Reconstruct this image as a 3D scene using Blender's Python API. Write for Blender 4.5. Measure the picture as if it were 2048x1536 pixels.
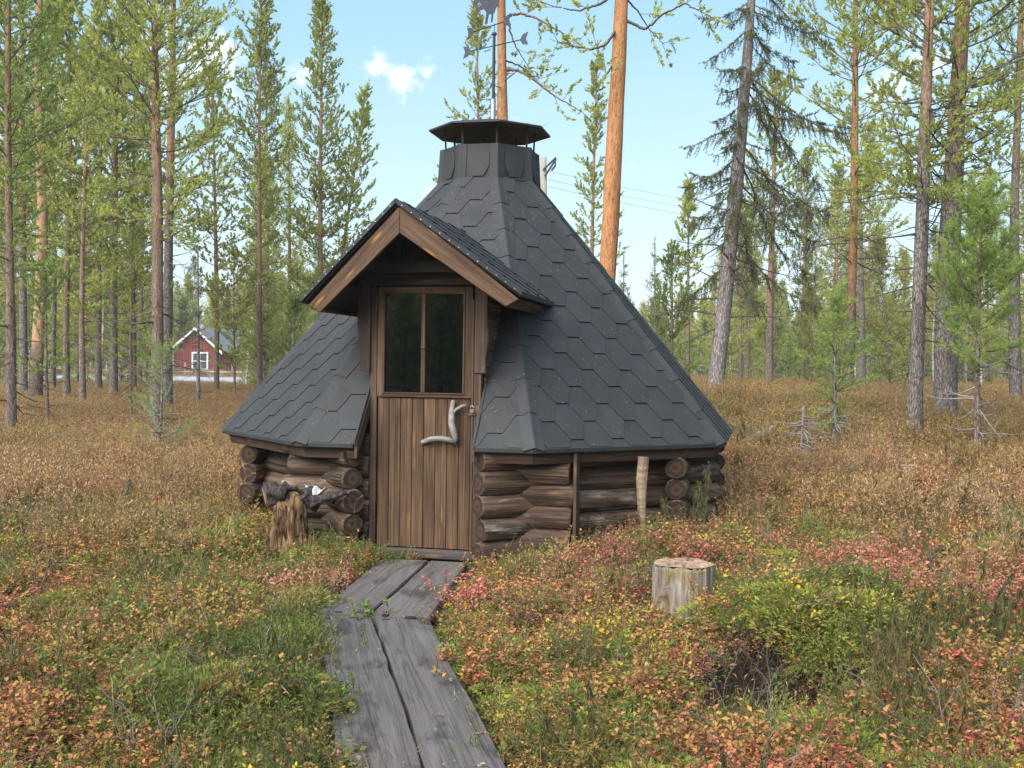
import bpy, bmesh, math, random
import numpy as np
from mathutils import Vector, Matrix
R_ = math.radians
SC = bpy.context.scene
for o in list(bpy.data.objects): bpy.data.objects.remove(o)
rnd = random.Random(7)

# ------------------------------------------------------------------ camera, world, sun
FPX, PITCH, CAMH, ROLL = 2200.39, -0.01319, 1.29663, 0.01342
cd = bpy.data.cameras.new('camera'); cam = bpy.data.objects.new('camera', cd); SC.collection.objects.link(cam)
cd.sensor_width = 36.0; cd.lens = FPX/2048*36; cd.clip_start = .05; cd.clip_end = 2000
cam.matrix_world = Matrix.Translation((0, 0, CAMH)) @ Matrix.Rotation(math.pi/2+PITCH, 4, 'X') @ Matrix.Rotation(ROLL, 4, 'Z')
SC.camera = cam
SUN_ELEV, SUN_AZ = R_(38), R_(215)          # azimuth measured clockwise from +Y: behind the camera, to its left
world = bpy.data.worlds.new('World'); SC.world = world; world.use_nodes = True
SKY_STRENGTH = .078
SUN_STRENGTH = 3.7
vs = SC.view_settings
vs.view_transform = 'Standard'; vs.look = 'None'; vs.gamma = 1; vs.use_curve_mapping = False
vs.exposure = 1.32
sd = bpy.data.lights.new('sun', 'SUN'); sd.energy = SUN_STRENGTH; sd.angle = R_(70); sd.color = (1, .965, .91)
sun = bpy.data.objects.new('sun', sd); SC.collection.objects.link(sun)
sdir = Vector((math.sin(SUN_AZ)*math.cos(SUN_ELEV), math.cos(SUN_AZ)*math.cos(SUN_ELEV), math.sin(SUN_ELEV)))
sun.rotation_euler = sdir.to_track_quat('Z', 'Y').to_euler(); sun.location = (0, 0, 30)

class NT:
    """small helper for writing node trees"""
    def __init__(s, tree): s.t = tree; s.n = tree.nodes; s.l = tree.links
    def __call__(s, typ, ins=None, **kw):
        n = s.n.new(typ)
        for k, v in kw.items(): setattr(n, k, v)
        if ins:
            for k, v in ins.items():
                sk = n.inputs[k]
                if isinstance(v, tuple) and len(v) == 2 and hasattr(v[0], 'outputs'): s.l.new(v[0].outputs[v[1]], sk)
                elif hasattr(v, 'outputs'): s.l.new(v.outputs[0], sk)
                else: sk.default_value = v
        return n
    def math(s, op, a, b=0.0, c=None):
        d = {0: a, 1: b}
        if c is not None: d[2] = c
        return s('ShaderNodeMath', d, operation=op)
    def ramp(s, fac, stops, interp='LINEAR'):
        n = s('ShaderNodeValToRGB', {0: fac}); e = n.color_ramp.elements; n.color_ramp.interpolation = interp
        while len(e) > 1: e.remove(e[-1])
        e[0].position = stops[0][0]; c = stops[0][1]; e[0].color = (*c, 1) if len(c) == 3 else c
        for p, c in stops[1:]:
            x = e.new(p); x.color = (*c, 1) if len(c) == 3 else c
        return n
    def mix(s, fac, a, b, mode='MIX'):
        n = s('ShaderNodeMix', data_type='RGBA', blend_type=mode)
        for k, v in ((0, fac), (6, a), (7, b)):
            sk = n.inputs[k]
            if isinstance(v, tuple) and len(v) == 2 and hasattr(v[0], 'outputs'): s.l.new(v[0].outputs[v[1]], sk)
            elif hasattr(v, 'outputs'): s.l.new(v.outputs[0] if v.bl_idname != 'ShaderNodeMix' else v.outputs[2], sk)
            else: sk.default_value = (*v, 1) if isinstance(v, tuple) and len(v) == 3 else v
        return (n, 2)
g = (lambda v: (v, v, v))

# sky: Nishita plus a few soft fair-weather clouds
wn = NT(world.node_tree); wn.n.clear()
sky = wn('ShaderNodeTexSky', sky_type='NISHITA', sun_disc=False, sun_elevation=SUN_ELEV, sun_rotation=SUN_AZ, altitude=100, air_density=1.15, dust_density=.2, ozone_density=1.6)
tc = wn('ShaderNodeTexCoord')
sep = wn('ShaderNodeSeparateXYZ', {0: (tc, 'Generated')})
nz1 = wn('ShaderNodeTexNoise', {'Vector': (tc, 'Generated'), 'Scale': 34.0, 'Detail': 9.0, 'Roughness': .66})
msk = None
def pdir(px, py):
    X, Y = px-1024, py-768
    return Vector((X/FPX, 1, -Y/FPX + PITCH)).normalized()
blobs = [(800, 158, 26, 1.0), (845, 140, 20, 1), (822, 168, 20, .8), (745, 132, 18, .85), (790, 178, 20, .9), (868, 146, 16, .9), (835, 186, 13, .5),
         (585, 160, 30, .8), (560, 175, 22, .7), (1815, 118, 60, .8), (1760, 130, 45, .7), (400, 140, 60, .85), (340, 150, 45, .8), (1295, 35, 14, .45), (500, 165, 40, .5), (860, 395, 14, .6),
         (-900, 60, 90, .8), (2900, 100, 90, .8)]
extra = [((-.6, -.7, .4), .06), ((.7, -.5, .5), .07), ((.1, -.8, .6), .06), ((-.9, .1, .45), .06), ((.9, .2, .4), .05)]
for k, b in enumerate(blobs):
    d = pdir(b[0], b[1]); rr = b[2]*1.25/FPX; w = b[3]
    dist = wn('ShaderNodeVectorMath', {0: (tc, 'Generated'), 1: tuple(d)}, operation='DISTANCE')
    f = wn('ShaderNodeMapRange', {'Value': (dist, 'Value'), 1: 0.0, 2: rr*2.0, 3: w, 4: 0.0}, interpolation_type='SMOOTHSTEP')
    msk = f if msk is None else wn.math('MAXIMUM', msk, f)
for d, rr in extra:
    d = Vector(d).normalized()
    dist = wn('ShaderNodeVectorMath', {0: (tc, 'Generated'), 1: tuple(d)}, operation='DISTANCE')
    f = wn('ShaderNodeMapRange', {'Value': (dist, 'Value'), 1: 0.0, 2: rr*2.0, 3: .8, 4: 0.0}, interpolation_type='SMOOTHSTEP')
    msk = wn.math('MAXIMUM', msk, f)
cl = wn.math('MULTIPLY_ADD', nz1, 3.4, -1.78); cl = wn.math('ADD', cl, msk)
cl = wn('ShaderNodeMapRange', {'Value': cl, 1: .30, 2: 1.15, 3: 0.0, 4: .88}, interpolation_type='SMOOTHSTEP')
nzs = wn('ShaderNodeTexNoise', {'Vector': (tc, 'Generated'), 'Scale': 60.0, 'Detail': 4.0})
ccol = wn.mix(nzs, (6.0, 6.3, 7.0), (7.6, 7.6, 7.8))
hs = wn('ShaderNodeHueSaturation', {'Hue': .486, 'Saturation': .80, 'Value': 1.0, 'Color': (sky, 0)})
el = wn.math('ARCSINE', (sep, 2))
haze_sky = wn.ramp(wn.math('MULTIPLY', el, 1/1.6), [(0, (.60, .74, .82)), (.05, (.56, .73, .82)), (.11, (.47, .68, .81)), (.18, (.33, .60, .80)), (.32, (.20, .46, .74)), (1, (.11, .32, .60))])
hz = wn('ShaderNodeVectorMath', {0: (haze_sky, 0), 'Scale': 7.2}, operation='SCALE')
skyb = wn.mix(.68, (hs, 0), (hz, 0))
skyc = wn.mix(cl, skyb, ccol)
bg = wn('ShaderNodeBackground', {'Color': skyc, 'Strength': SKY_STRENGTH})
wn('ShaderNodeOutputWorld', {'Surface': (bg, 0)})

# ------------------------------------------------------------------ projection helpers (pixel of the 2048 photo -> point in the place)
CX, CY, PHI = -0.20509, 9.01738, 0.22431
def ray(x, y):
    X, Y = x-1024, y-768
    c, s = math.cos(ROLL), math.sin(ROLL)
    X, Y = X*c+Y*s, -X*s+Y*c
    d = np.array([X/FPX, 1, -Y/FPX]); c, s = math.cos(PITCH), math.sin(PITCH)
    return np.array([d[0], d[1]*c-d[2]*s, d[1]*s+d[2]*c])
def at(x, y, dist):
    d = ray(x, y); t = dist/d[1]
    return Vector((d[0]*t, dist, CAMH+d[2]*t))
def atz(x, y, z):
    d = ray(x, y); t = (z-CAMH)/d[2]
    return Vector((d[0]*t, d[1]*t, z))
NN = np.array([-math.sin(PHI), -math.cos(PHI)]); UU = np.array([math.cos(PHI), -math.sin(PHI)])
def onv(x, y, v):
    """pixel -> hut-local (u, z) on the plane v (v grows towards the front)"""
    d = ray(x, y); o = -np.array([CX, CY]); t = (v-o@NN)/(d[:2]@NN)
    P = o+t*d[:2]
    return float(P@UU), float(CAMH+t*d[2])

# ------------------------------------------------------------------ terrain
def sstep(a, b, x): t = np.clip((x-a)/(b-a), 0, 1); return t*t*(3-2*t)
def vnoise(x, y, s=1.0, seed=0):
    x = np.asarray(x, float)*s+seed*17.3; y = np.asarray(y, float)*s-seed*9.1
    return (np.sin(x*1.3+1.7*np.sin(y*.9+seed))+np.sin(y*1.7+1.3*np.sin(x*1.1+2*seed))+np.sin((x+y)*.83+2.1*np.sin((x-y)*.7+seed)))/3
def fbm(x, y, s=1.0, seed=0):
    return (vnoise(x, y, s, seed)+.5*vnoise(x, y, s*2.1, seed+1)+.25*vnoise(x, y, s*4.3, seed+2))/1.75
LY = [0, 8, 12, 16, 20, 25, 35, 50, 57, 65, 75, 300]; LZ = [0, 0, .08, .16, .36, .43, .40, .30, .26, .62, .76, 1.0]
RY = [0, 4, 7, 9.5, 12, 14, 18, 30, 60, 300]; RZ = [0, 0, .10, .24, .44, .62, .78, .80, .75, 1.0]
def ground_z(x, y, fine=True):
    x = np.asarray(x, float); y = np.asarray(y, float)
    q = x/np.maximum(y, 2.0)
    t = sstep(.02, .16, q)
    ya = np.abs(y)
    z = np.interp(ya, LY, LZ)*(1-t)+np.interp(ya, RY, RZ)*t
    hut = sstep(3.2, 1.9, np.hypot(x-CX, y-CY))*.8
    z = z*(1-hut)+np.clip(z, -.1, .06+.06*sstep(0., 1.5, x))*hut
    bumps = [(1.42, 5.2, .40, .17), (1.75, 5.35, .26, .10), (1.25, 5.05, .16, .05), (2.1, 5.2, .3, .10), (1.6, 4.95, .14, .06), (1.15, 4.7, .35, -.05), (.88, 5.5, .25, -.05), (-1.7, 7.6, .7, .10), (-2.5, 7.9, .6, .08), (.9, 6.9, .6, .06), (3.2, 14.5, 1.3, .16), (4.6, 15.5, 1.2, .13), (2.2, 15, 1, .08), (-1.25, 5.2, .6, .07), (-1.0, 4.0, .35, .05), (-1.7, 4.3, .4, .07), (.6, 4.2, .25, .03), (1.9, 4.2, .4, .06), (.95, 4.35, .35, -.06)]
    for bx, by, br, bh in bumps: z = z+bh*np.exp(-((x-bx)**2+(y-by)**2)/br**2)
    pathm = sstep(.75, .45, np.abs(x-np.interp(y, [2, 3.4, 5.55, 7.2], [.03, -.24, -.69, -.585])))*sstep(7.9, 7.3, y)
    if fine: z = z+(.045*fbm(x, y, 1.7, 3)+.02*vnoise(x, y, 6.0, 5))*(1-.85*pathm)*sstep(.5, 3, ya)
    return z-.015*pathm
def gz(x, y): return float(ground_z(x, y))

# ------------------------------------------------------------------ object helpers
def link(o, parent=None):
    SC.collection.objects.link(o)
    if parent is not None: o.parent = parent
    return o
def tag(o, label=None, cat=None, group=None, kind=None):
    for k, v in (('label', label), ('category', cat), ('group', group), ('kind', kind)):
        if v: o[k] = v
    return o
def empty(name, loc, rz=0, **kw):
    o = link(bpy.data.objects.new(name, None)); o.location = loc; o.rotation_euler = (0, 0, rz); o.empty_display_size = .2
    return tag(o, **kw)
def mesh(name, V, F, mats, midx=None, smooth=False):
    me = bpy.data.meshes.new(name); me.from_pydata([tuple(v) for v in V], [], [tuple(f) for f in F])
    for m in (mats if isinstance(mats, (list, tuple)) else [mats]): me.materials.append(m)
    if midx is not None: me.polygons.foreach_set('material_index', midx)
    if smooth: me.polygons.foreach_set('use_smooth', [True]*len(me.polygons))
    me.update(); return me
def npmesh(name, V, T, mats, midx=None, smooth=False):
    """fast triangle mesh from numpy arrays"""
    V = np.asarray(V, np.float32); T = np.asarray(T, np.int32)
    me = bpy.data.meshes.new(name); me.vertices.add(len(V)); me.vertices.foreach_set('co', V.ravel())
    me.loops.add(T.size); me.loops.foreach_set('vertex_index', T.ravel())
    me.polygons.add(len(T)); me.polygons.foreach_set('loop_start', np.arange(0, T.size, 3, dtype=np.int32))
    for m in (mats if isinstance(mats, (list, tuple)) else [mats]): me.materials.append(m)
    if midx is not None: me.polygons.foreach_set('material_index', np.asarray(midx, np.int32))
    if smooth: me.polygons.foreach_set('use_smooth', np.ones(len(T), bool))
    me.update(calc_edges=True); return me
def obj(name, me, parent=None, mat=None):
    o = link(bpy.data.objects.new(name, me), parent)
    if mat is not None: o.matrix_local = mat
    return o
def frame(o, x, y):
    x = Vector(x).normalized(); z = x.cross(Vector(y)).normalized(); y = z.cross(x)
    return Matrix(((x.x, y.x, z.x, o[0]), (x.y, y.y, z.y, o[1]), (x.z, y.z, z.z, o[2]), (0, 0, 0, 1)))
def bevel(me, w, seg=1):
    bm = bmesh.new(); bm.from_mesh(me)
    bmesh.ops.recalc_face_normals(bm, faces=bm.faces)
    bmesh.ops.bevel(bm, geom=bm.edges[:], offset=w, segments=seg, affect='EDGES', clamp_overlap=True)
    bm.to_mesh(me); bm.free()
def slab(name, parent, pts, off, mat, bev=.003, xdir=None):
    """planar polygon extruded by vector off; local X runs along the first edge (grain)"""
    pts = [Vector(p) for p in pts]; off = Vector(off)
    x = Vector(xdir) if xdir is not None else pts[1]-pts[0]
    nrm = (pts[1]-pts[0]).cross(pts[2]-pts[1])
    M = frame(pts[0], x, nrm.cross(x)); Mi = M.inverted()
    n = len(pts); V = [Mi@p for p in pts]+[Mi@(p+off) for p in pts]
    F = [tuple(range(n))[::-1], tuple(range(n, 2*n))]+[(i, (i+1) % n, n+(i+1) % n, n+i) for i in range(n)]
    me = mesh(name, V, F, mat)
    bm = bmesh.new(); bm.from_mesh(me); bmesh.ops.recalc_face_normals(bm, faces=bm.faces)
    if bev: bmesh.ops.bevel(bm, geom=bm.edges[:], offset=bev, segments=1, affect='EDGES', clamp_overlap=True)
    bm.to_mesh(me); bm.free()
    return obj(name, me, parent, M)
def board(name, parent, a, b, w, t, side, mat, bev=.003):
    """box along a->b (local X), width w along side, thickness t"""
    a, b = Vector(a), Vector(b); x = (b-a).normalized(); s = Vector(side); s = (s-x*s.dot(x)).normalized(); n = x.cross(s)
    return slab(name, parent, [a-s*w/2-n*t/2, b-s*w/2-n*t/2, b+s*w/2-n*t/2, a+s*w/2-n*t/2], n*t, mat, bev)
def tube(pts, rad, sides=8, cap=True, jit=0, rg=None):
    pts = [Vector(p) for p in pts]; V = []; F = []
    prev = None
    for i, p in enumerate(pts):
        d = (pts[min(i+1, len(pts)-1)]-pts[max(i-1, 0)]).normalized()
        if prev is None:
            ref = Vector((0, 0, 1)) if abs(d.z) < .9 else Vector((1, 0, 0)); sx = d.cross(ref).normalized()
        else: sx = (prev-d*prev.dot(d)).normalized()
        prev = sx; sy = d.cross(sx)
        for k in range(sides):
            a = 2*math.pi*k/sides; r = rad[i]*(1+(jit*(rg.random()-.5) if jit else 0))
            V.append(p+sx*math.cos(a)*r+sy*math.sin(a)*r)
    for i in range(len(pts)-1):
        for k in range(sides):
            k2 = (k+1) % sides
            F.append((i*sides+k, i*sides+k2, (i+1)*sides+k2, (i+1)*sides+k))
    if cap:
        F.append(tuple(range(sides))[::-1]); F.append(tuple((len(pts)-1)*sides+k for k in range(sides)))
    return V, F
class MB:
    def __init__(s): s.V = []; s.F = []; s.M = []
    def add(s, VF, m=0):
        b = len(s.V); s.V += [tuple(v) for v in VF[0]]; s.F += [tuple(i+b for i in f) for f in VF[1]]; s.M += [m]*len(VF[1])
    def mesh(s, name, mats, smooth=False): return mesh(name, s.V, s.F, mats, s.M, smooth)

# ------------------------------------------------------------------ materials
MATS = {}
def material(name):
    m = bpy.data.materials.new(name); m.use_nodes = True; t = NT(m.node_tree); t.n.clear(); MATS[name] = m
    return m, t
def finish(t, col, rough=.8, bump=None, bstr=.3, bdist=.01, spec=.3, **kw):
    ins = {'Base Color': col, 'Roughness': rough, 'Specular IOR Level': spec}; ins.update(kw)
    if isinstance(col, tuple) and len(col) == 3: ins['Base Color'] = (*col, 1)
    p = t('ShaderNodeBsdfPrincipled', ins)
    if bump is not None:
        b = t('ShaderNodeBump', {'Height': bump, 'Strength': bstr, 'Distance': bdist}); t.l.new(b.outputs[0], p.inputs['Normal'])
    t('ShaderNodeOutputMaterial', {'Surface': (p, 0)})
def objco(t, scale=(1, 1, 1), loc=None):
    c = t('ShaderNodeTexCoord')
    inf = t('ShaderNodeObjectInfo')
    rv = t('ShaderNodeVectorMath', {0: (inf, 'Random'), 1: (37., 19., 53.)}, operation='MULTIPLY')
    v = t('ShaderNodeVectorMath', {0: (c, 'Object'), 1: (rv, 0)}, operation='ADD')
    m = t('ShaderNodeMapping', {'Vector': (v, 0), 'Scale': scale})
    return m, c, inf

def wood(name, dark, mid, light, stain=(.30, .14, .045), streak=.35, grain=1.0, rough=.75, knots=.5, wet=None, spec=.25, weather=None, wamt=.4, cracks=0):
    m, t = material(name)
    co, c, inf = objco(t, (2.2, 42*grain, 42*grain))
    n1 = t('ShaderNodeTexNoise', {'Vector': co, 'Scale': 1.0, 'Detail': 6.0, 'Roughness': .65, 'Distortion': .12})
    co2, _, _ = objco(t, (1.2, 7, 7))
    n2 = t('ShaderNodeTexNoise', {'Vector': co2, 'Scale': 1.0, 'Detail': 3.0, 'Roughness': .5})
    f = t.math('MULTIPLY_ADD', n1, .62, t.math('MULTIPLY', n2, .38))
    f = t('ShaderNodeMapRange', {'Value': f, 1: .38, 2: .62, 3: 0., 4: 1.})
    colr = t.ramp(f, [(0, dark), (.5, mid), (1, light)])
    # knots: small ellipses stretched along the grain, some with raw orange streaks
    co3, _, _ = objco(t, (2.3, 11, 11))
    vo = t('ShaderNodeTexVoronoi', {'Vector': co3, 'Scale': 1.0, 'Randomness': 1.0}, feature='F1')
    kd = t('ShaderNodeMapRange', {'Value': (vo, 'Distance'), 1: .04, 2: .17, 3: knots, 4: 0.})
    cc = t.mix(kd, colr, stain)
    if streak:
        co4, _, _ = objco(t, (3.0, 22, 22)); n4 = t('ShaderNodeTexNoise', {'Vector': co4, 'Scale': 1.0, 'Detail': 2.0})
        sk = t('ShaderNodeMapRange', {'Value': n4, 1: .69, 2: .75, 3: 0., 4: streak})
        cc = t.mix(sk, cc, stain)
    if weather:
        co5, _, _ = objco(t, (1.8, 9, 9)); n5 = t('ShaderNodeTexNoise', {'Vector': co5, 'Scale': 1.0, 'Detail': 5.0, 'Roughness': .7})
        sk = t('ShaderNodeMapRange', {'Value': n5, 1: .56, 2: .68, 3: 0., 4: wamt})
        sk = t.math('MULTIPLY', sk, n1)
        cc = t.mix(sk, cc, weather)
    if cracks:
        co7, _, _ = objco(t, (.28, 15, 15)); n7 = t('ShaderNodeTexNoise', {'Vector': co7, 'Scale': 1.0, 'Detail': 3.0, 'Roughness': .5})
        ab = t.math('ABSOLUTE', t.math('SUBTRACT', n7, .5)); ck = t('ShaderNodeMapRange', {'Value': ab, 1: .004, 2: .014, 3: cracks, 4: 0.})
        cc = t.mix(ck, cc, (.010, .007, .005)); f = t.math('SUBTRACT', f, t.math('MULTIPLY', ck, 1.2))
    rgh = rough
    if wet:
        co6, _, _ = objco(t, (2.2, 5.5, 5.5)); n6 = t('ShaderNodeTexNoise', {'Vector': co6, 'Scale': 1.1, 'Detail': 6.0, 'Roughness': .6, 'Distortion': .15})
        sk = t('ShaderNodeMapRange', {'Value': n6, 1: .53, 2: .63, 3: 0., 4: .7})
        cc = t.mix(sk, cc, wet)
        rgh = t('ShaderNodeMapRange', {'Value': sk, 1: 0., 2: 1., 3: rough, 4: .38})
    br = t('ShaderNodeMapRange', {'Value': (inf, 'Random'), 1: 0., 2: 1., 3: .78, 4: 1.2})
    cc = t.mix(1.0, cc, (br, 0), 'MULTIPLY')
    finish(t, cc, rgh if not isinstance(rgh, (int, float)) else rough, bump=f, bstr=.7, bdist=.006, spec=spec)
    return m
M_DOOR = wood('door_wood', (.040, .022, .012), (.090, .051, .028), (.155, .093, .052), streak=.5)
M_TRIM = wood('brown_trim_wood', (.034, .021, .015), (.060, .038, .027), (.095, .06, .042), streak=.25)
M_BARGE = wood('barge_wood', (.055, .030, .019), (.095, .054, .033), (.14, .083, .052), stain=(.55, .28, .07), streak=.8)
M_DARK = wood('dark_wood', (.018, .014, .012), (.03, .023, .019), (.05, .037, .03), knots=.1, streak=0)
M_LOG = wood('log_wood', (.034, .020, .012), (.092, .057, .037), (.165, .11, .075), streak=.25, grain=.8, weather=(.42, .36, .31), wamt=1.2, cracks=.85, knots=.8)
M_PLANK = wood('path_plank', (.085, .070, .063), (.112, .094, .086), (.140, .120, .111), stain=(.10, .08, .075), streak=.2, wet=(.035, .031, .033), knots=.3, rough=.7, spec=.4, cracks=.35)
M_GREY = wood('grey_wood', (.16, .13, .11), (.30, .26, .225), (.46, .42, .38), stain=(.22, .13, .06), streak=.3, knots=0, weather=(.12, .09, .06), wamt=1.2)
M_POST = wood('pale_split_wood', (.12, .08, .048), (.22, .155, .10), (.36, .27, .185), stain=(.25, .13, .06), streak=.3, knots=.1)
M_ANTLER = wood('bleached_branch', (.09, .08, .075), (.19, .172, .162), (.30, .275, .26), stain=(.2, .15, .12), streak=.2, knots=.2)
M_SILL = wood('sill_wood', (.05, .04, .036), (.09, .072, .064), (.13, .108, .098), streak=.1)

def mk_cap():
    m, t = material('log_end')
    c = t('ShaderNodeTexCoord'); inf = t('ShaderNodeObjectInfo')
    mp = t('ShaderNodeMapping', {'Vector': (c, 'Object'), 'Scale': (0, 1, 1)})
    nz = t('ShaderNodeTexNoise', {'Vector': mp, 'Scale': 9.0, 'Detail': 4.0})
    ln = t('ShaderNodeVectorMath', {0: (mp, 0)}, operation='LENGTH')
    rr = t.math('MULTIPLY_ADD', (ln, 1), 120., t.math('MULTIPLY', nz, 9.0)); rings = t.math('SINE', rr)
    rg = t('ShaderNodeMapRange', {'Value': rings, 1: -1., 2: 1., 3: 0., 4: 1.})
    col = t.ramp(rg, [(0, (.034, .021, .015)), (1, (.066, .041, .028))])
    # radial drying cracks with raw orange wood showing
    sp = t('ShaderNodeSeparateXYZ', {0: (mp, 0)}); an = t.math('ARCTAN2', (sp, 2), (sp, 1))
    an = t.math('ADD', an, t.math('MULTIPLY', (inf, 'Random'), 6.28))
    sn = t.math('SINE', t.math('MULTIPLY', an, 1.5)); sn = t.math('ABSOLUTE', sn)
    wv = t.math('MULTIPLY_ADD', t('ShaderNodeTexNoise', {'Vector': mp, 'Scale': 22.0}), .16, -.05)
    ck = t('ShaderNodeMapRange', {'Value': t.math('ADD', sn, wv), 1: .05, 2: .11, 3: 1., 4: 0.})
    rad = t('ShaderNodeMapRange', {'Value': (ln, 1), 1: .02, 2: .035, 3: 0., 4: 1.})
    ck = t.math('MULTIPLY', ck, rad)
    on = t.math('GREATER_THAN', t.math('FRACT', t.math('MULTIPLY', (inf, 'Random'), 7.31)), .74); ck = t.math('MULTIPLY', ck, on)
    col = t.mix(ck, col, (.33, .17, .07))
    finish(t, col, .85, bump=rings, bstr=.25, bdist=.003, spec=.15)
    return m
M_CAP = mk_cap()

def mk_felt(name='roof_felt', base=.025):
    m, t = material(name)
    co, c, inf = objco(t, (1, 1, 1))
    fine = t('ShaderNodeTexNoise', {'Vector': co, 'Scale': 230.0, 'Detail': 2.0})
    big = t('ShaderNodeTexNoise', {'Vector': co, 'Scale': 4.5, 'Detail': 4.0, 'Roughness': .6})
    f = t.math('MULTIPLY_ADD', fine, .6, t.math('MULTIPLY', big, .4))
    col = t.ramp(f, [(.3, (base*.5, base*.51, base*.56)), (.5, (base, base*1.01, base*1.09)), (.72, (base*1.7, base*1.71, base*1.8))])
    sp = t('ShaderNodeTexNoise', {'Vector': co, 'Scale': 70.0, 'Detail': 0.0})
    dots = t('ShaderNodeMapRange', {'Value': sp, 1: .85, 2: .88, 3: 0., 4: .5})
    col = t.mix(dots, col, (.4, .38, .33))
    # green film of algae near the eaves (low on the building)
    geo = t('ShaderNodeNewGeometry'); sx = t('ShaderNodeSeparateXYZ', {0: (geo, 'Position')})
    lo = t('ShaderNodeMapRange', {'Value': (sx, 2), 1: .78, 2: 1.15, 3: .3, 4: 0.}); gm = t.math('MULTIPLY', lo, big)
    col = t.mix(gm, col, (.035, .045, .034))
    br = t('ShaderNodeMapRange', {'Value': (inf, 'Random'), 1: 0., 2: 1., 3: .93, 4: 1.07})
    col = t.mix(1.0, col, (br, 0), 'MULTIPLY')
    finish(t, col, .72, bump=fine, bstr=.5, bdist=.002, spec=.45)
    return m
M_FELT = mk_felt()
M_FELT2 = mk_felt('ridge_felt', .028)
def flat(name, col, rough=.7, spec=.3, metal=0, noise=0, nscale=30):
    m, t = material(name)
    if noise:
        co, c, inf = objco(t); n = t('ShaderNodeTexNoise', {'Vector': co, 'Scale': nscale, 'Detail': 5.0, 'Roughness': .7})
        a = tuple(x*(1-noise) for x in col); b = tuple(min(1, x*(1+noise)) for x in col)
        finish(t, t.ramp(n, [(.3, a), (.7, b)]), rough, bump=n, bstr=.3, bdist=.005, spec=spec, Metallic=metal)
    else: finish(t, col, rough, spec=spec, Metallic=metal)
    return m
M_DEBRIS = flat('dropped_needles', (.20, .13, .075), .9, .1)
M_BLACK = flat('black_underlay', (.012, .012, .013), .9)
M_METAL = flat('dark_painted_metal', (.024, .025, .028), .6, .4, 0, .25, 60)
M_VANE = flat('vane_metal', (.055, .052, .075), .55, .5, .4, .2, 40)
M_GALV = flat('galvanised_metal', (.32, .33, .35), .35, .5, .9, .2, 50)
M_STEEL = flat('padlock_steel', (.45, .43, .40), .35, .5, .9)
M_BRASS = flat('padlock_body', (.20, .18, .15), .4, .5, .8)
M_RUST = flat('hinge_iron', (.12, .085, .06), .6, .4, .6, .3)
M_WHITE = flat('white_fabric', (.72, .73, .78), .8, .2, 0, .1, 60)
M_RED = flat('red_boards', (.19, .045, .035), .7, .3, 0, .15, 8)
M_WPAINT = flat('white_paint', (.72, .73, .74), .6)
M_GROOF = flat('grey_roof', (.16, .165, .18), .7, .3, 0, .15, 5)
M_ROAD = flat('road_surface', (.34, .34, .36), .85, .3, 0, .12, 3)
M_POLE = flat('weathered_pole', (.28, .25, .21), .85, .2, 0, .2, 6)
M_HOLE = flat('plank_hole', (.02, .018, .02), .6, .3)
def mk_glass():
    m, t = material('window_glass')
    gl = t('ShaderNodeBsdfGlossy', {'Color': (.9, .95, 1, 1), 'Roughness': .02})
    tr = t('ShaderNodeBsdfTransparent', {'Color': (.35, .38, .37, 1)})
    fr = t('ShaderNodeFresnel', {'IOR': 1.5}); fr = t.math('MULTIPLY_ADD', fr, 1.7, .02)
    mx = t('ShaderNodeMixShader', {0: fr, 1: (tr, 0), 2: (gl, 0)}); t('ShaderNodeOutputMaterial', {'Surface': (mx, 0)})
    return m
M_GLASS = mk_glass()

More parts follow.
